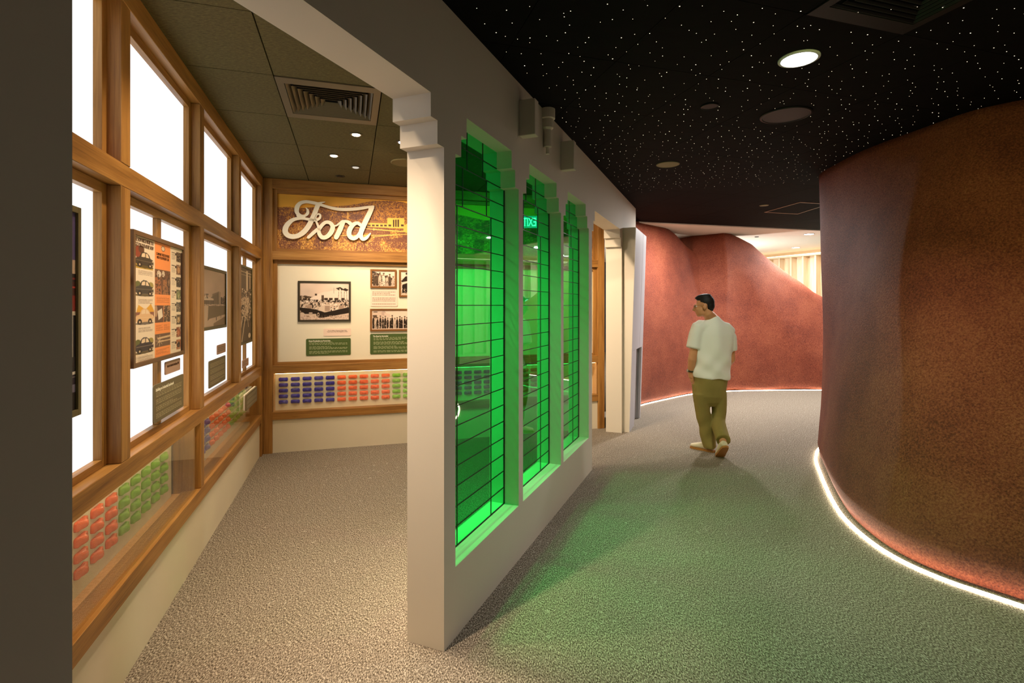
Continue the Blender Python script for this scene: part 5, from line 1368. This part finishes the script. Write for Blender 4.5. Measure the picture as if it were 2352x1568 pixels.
fuse(bm, 'shirt', SHIRT, 0.008, 14, fold=0.009)
# --- trousers
bm = bmesh.new()
tube(bm, [(W_(1631, 857, 0.0), 0.180, 0.135), (W_(1631, 885, 0.0), 0.186, 0.142), (W_(1630, 908, 0.0), 0.174, 0.132), (W_(1630, 922, 0.0), 0.135, 0.105), (W_(1631, 932, 0.0), 0.07, 0.07)], 24)
tube(bm, [(W_(1611, 900, 0.0), 0.092, 0.110), (W_(1614, 945, 0.02), 0.078, 0.095), (W_(1622, 985, 0.02), 0.078, 0.082), (W_(1630, 1021, 0.01), 0.072, 0.080), (W_(1631, 1026, 0.01), 0.070, 0.078)], 20)
tube(bm, [(W_(1650, 900, 0.0), 0.090, 0.110), (W_(1653, 945, 0.0), 0.076, 0.092), (W_(1651, 968, -0.03), 0.076, 0.08), (W_(1657, 1000, -0.20), 0.070, 0.078), (W_(1660, 1012, -0.28), 0.068, 0.076)], 20)
tube(bm, [(W_(1594, 880, 0.02), 0.026, 0.06), (W_(1597, 900, 0.02), 0.026, 0.05)], 10)
fuse(bm, 'trousers', KHAKI, 0.008, 4, fold=0.010)
# --- shoes
def shoe(c, yaw, pitch):
    M = Matrix.Translation(c) @ Matrix.Rotation(yaw, 4, 'Z') @ Matrix.Rotation(pitch, 4, 'X')
    bm = bmesh.new()      # local: +y is the toe
    tube(bm, [((0, -0.115, 0.045), 0.028, 0.028), ((0, -0.09, 0.05), 0.038, 0.042), ((0, -0.03, 0.055), 0.040, 0.046), ((0, 0.04, 0.045), 0.044, 0.034), ((0, 0.10, 0.036), 0.046, 0.026), ((0, 0.145, 0.03), 0.034, 0.018)], 18, (0, 0, 1))
    bm.transform(M); o = fuse(bm, 'shoe', SHOE, 0.005, 3)
    b = MB(); pr = [(-0.0, -0.135), (0.03, -0.12), (0.040, -0.06), (0.044, 0.03), (0.050, 0.09), (0.036, 0.145), (0.0, 0.162)]
    pts = pr+[(-x, y) for x, y in pr[::-1][1:-1]]; b.poly(pts, 0.0, 0.020); b.bm.transform(M)
    b.build('sole', GUM, person, I4)
shoe(Vector((LA.x-0.050, 0.066, 0.0)), math.radians(42), 0)
bmz = 0.0
shoe(Vector((RA.x, -0.288, 0.072)), math.radians(-4), math.radians(-38))
# --- watch
b = MB(); wp = LE.lerp(LWr, 0.80); b.lathe([(0.033, -0.011), (0.037, -0.009), (0.037, 0.009), (0.033, 0.011)], 20)
b.bm.transform(Matrix.Translation(wp) @ (LWr-LE).to_track_quat('Z', 'Y').to_matrix().to_4x4()); b.build('watch_strap', simple('olive_strap', '3e3a22', 0.5, 0.3), person, I4, True)
b = MB(); b.lathe([(0.017, -0.005), (0.019, 0.0), (0.017, 0.006)], 18, 'X'); b.bm.transform(Matrix.Translation(wp+Vector((-0.036, 0, 0)))); b.build('watch_case', simple('steel', 'b8b0a0', 0.3, 0.5, metal=0.7), person, I4, True)

# ------------------------------------------------------------------ tidy: origins of single-mesh structure pieces
bpy.context.view_layer.update()
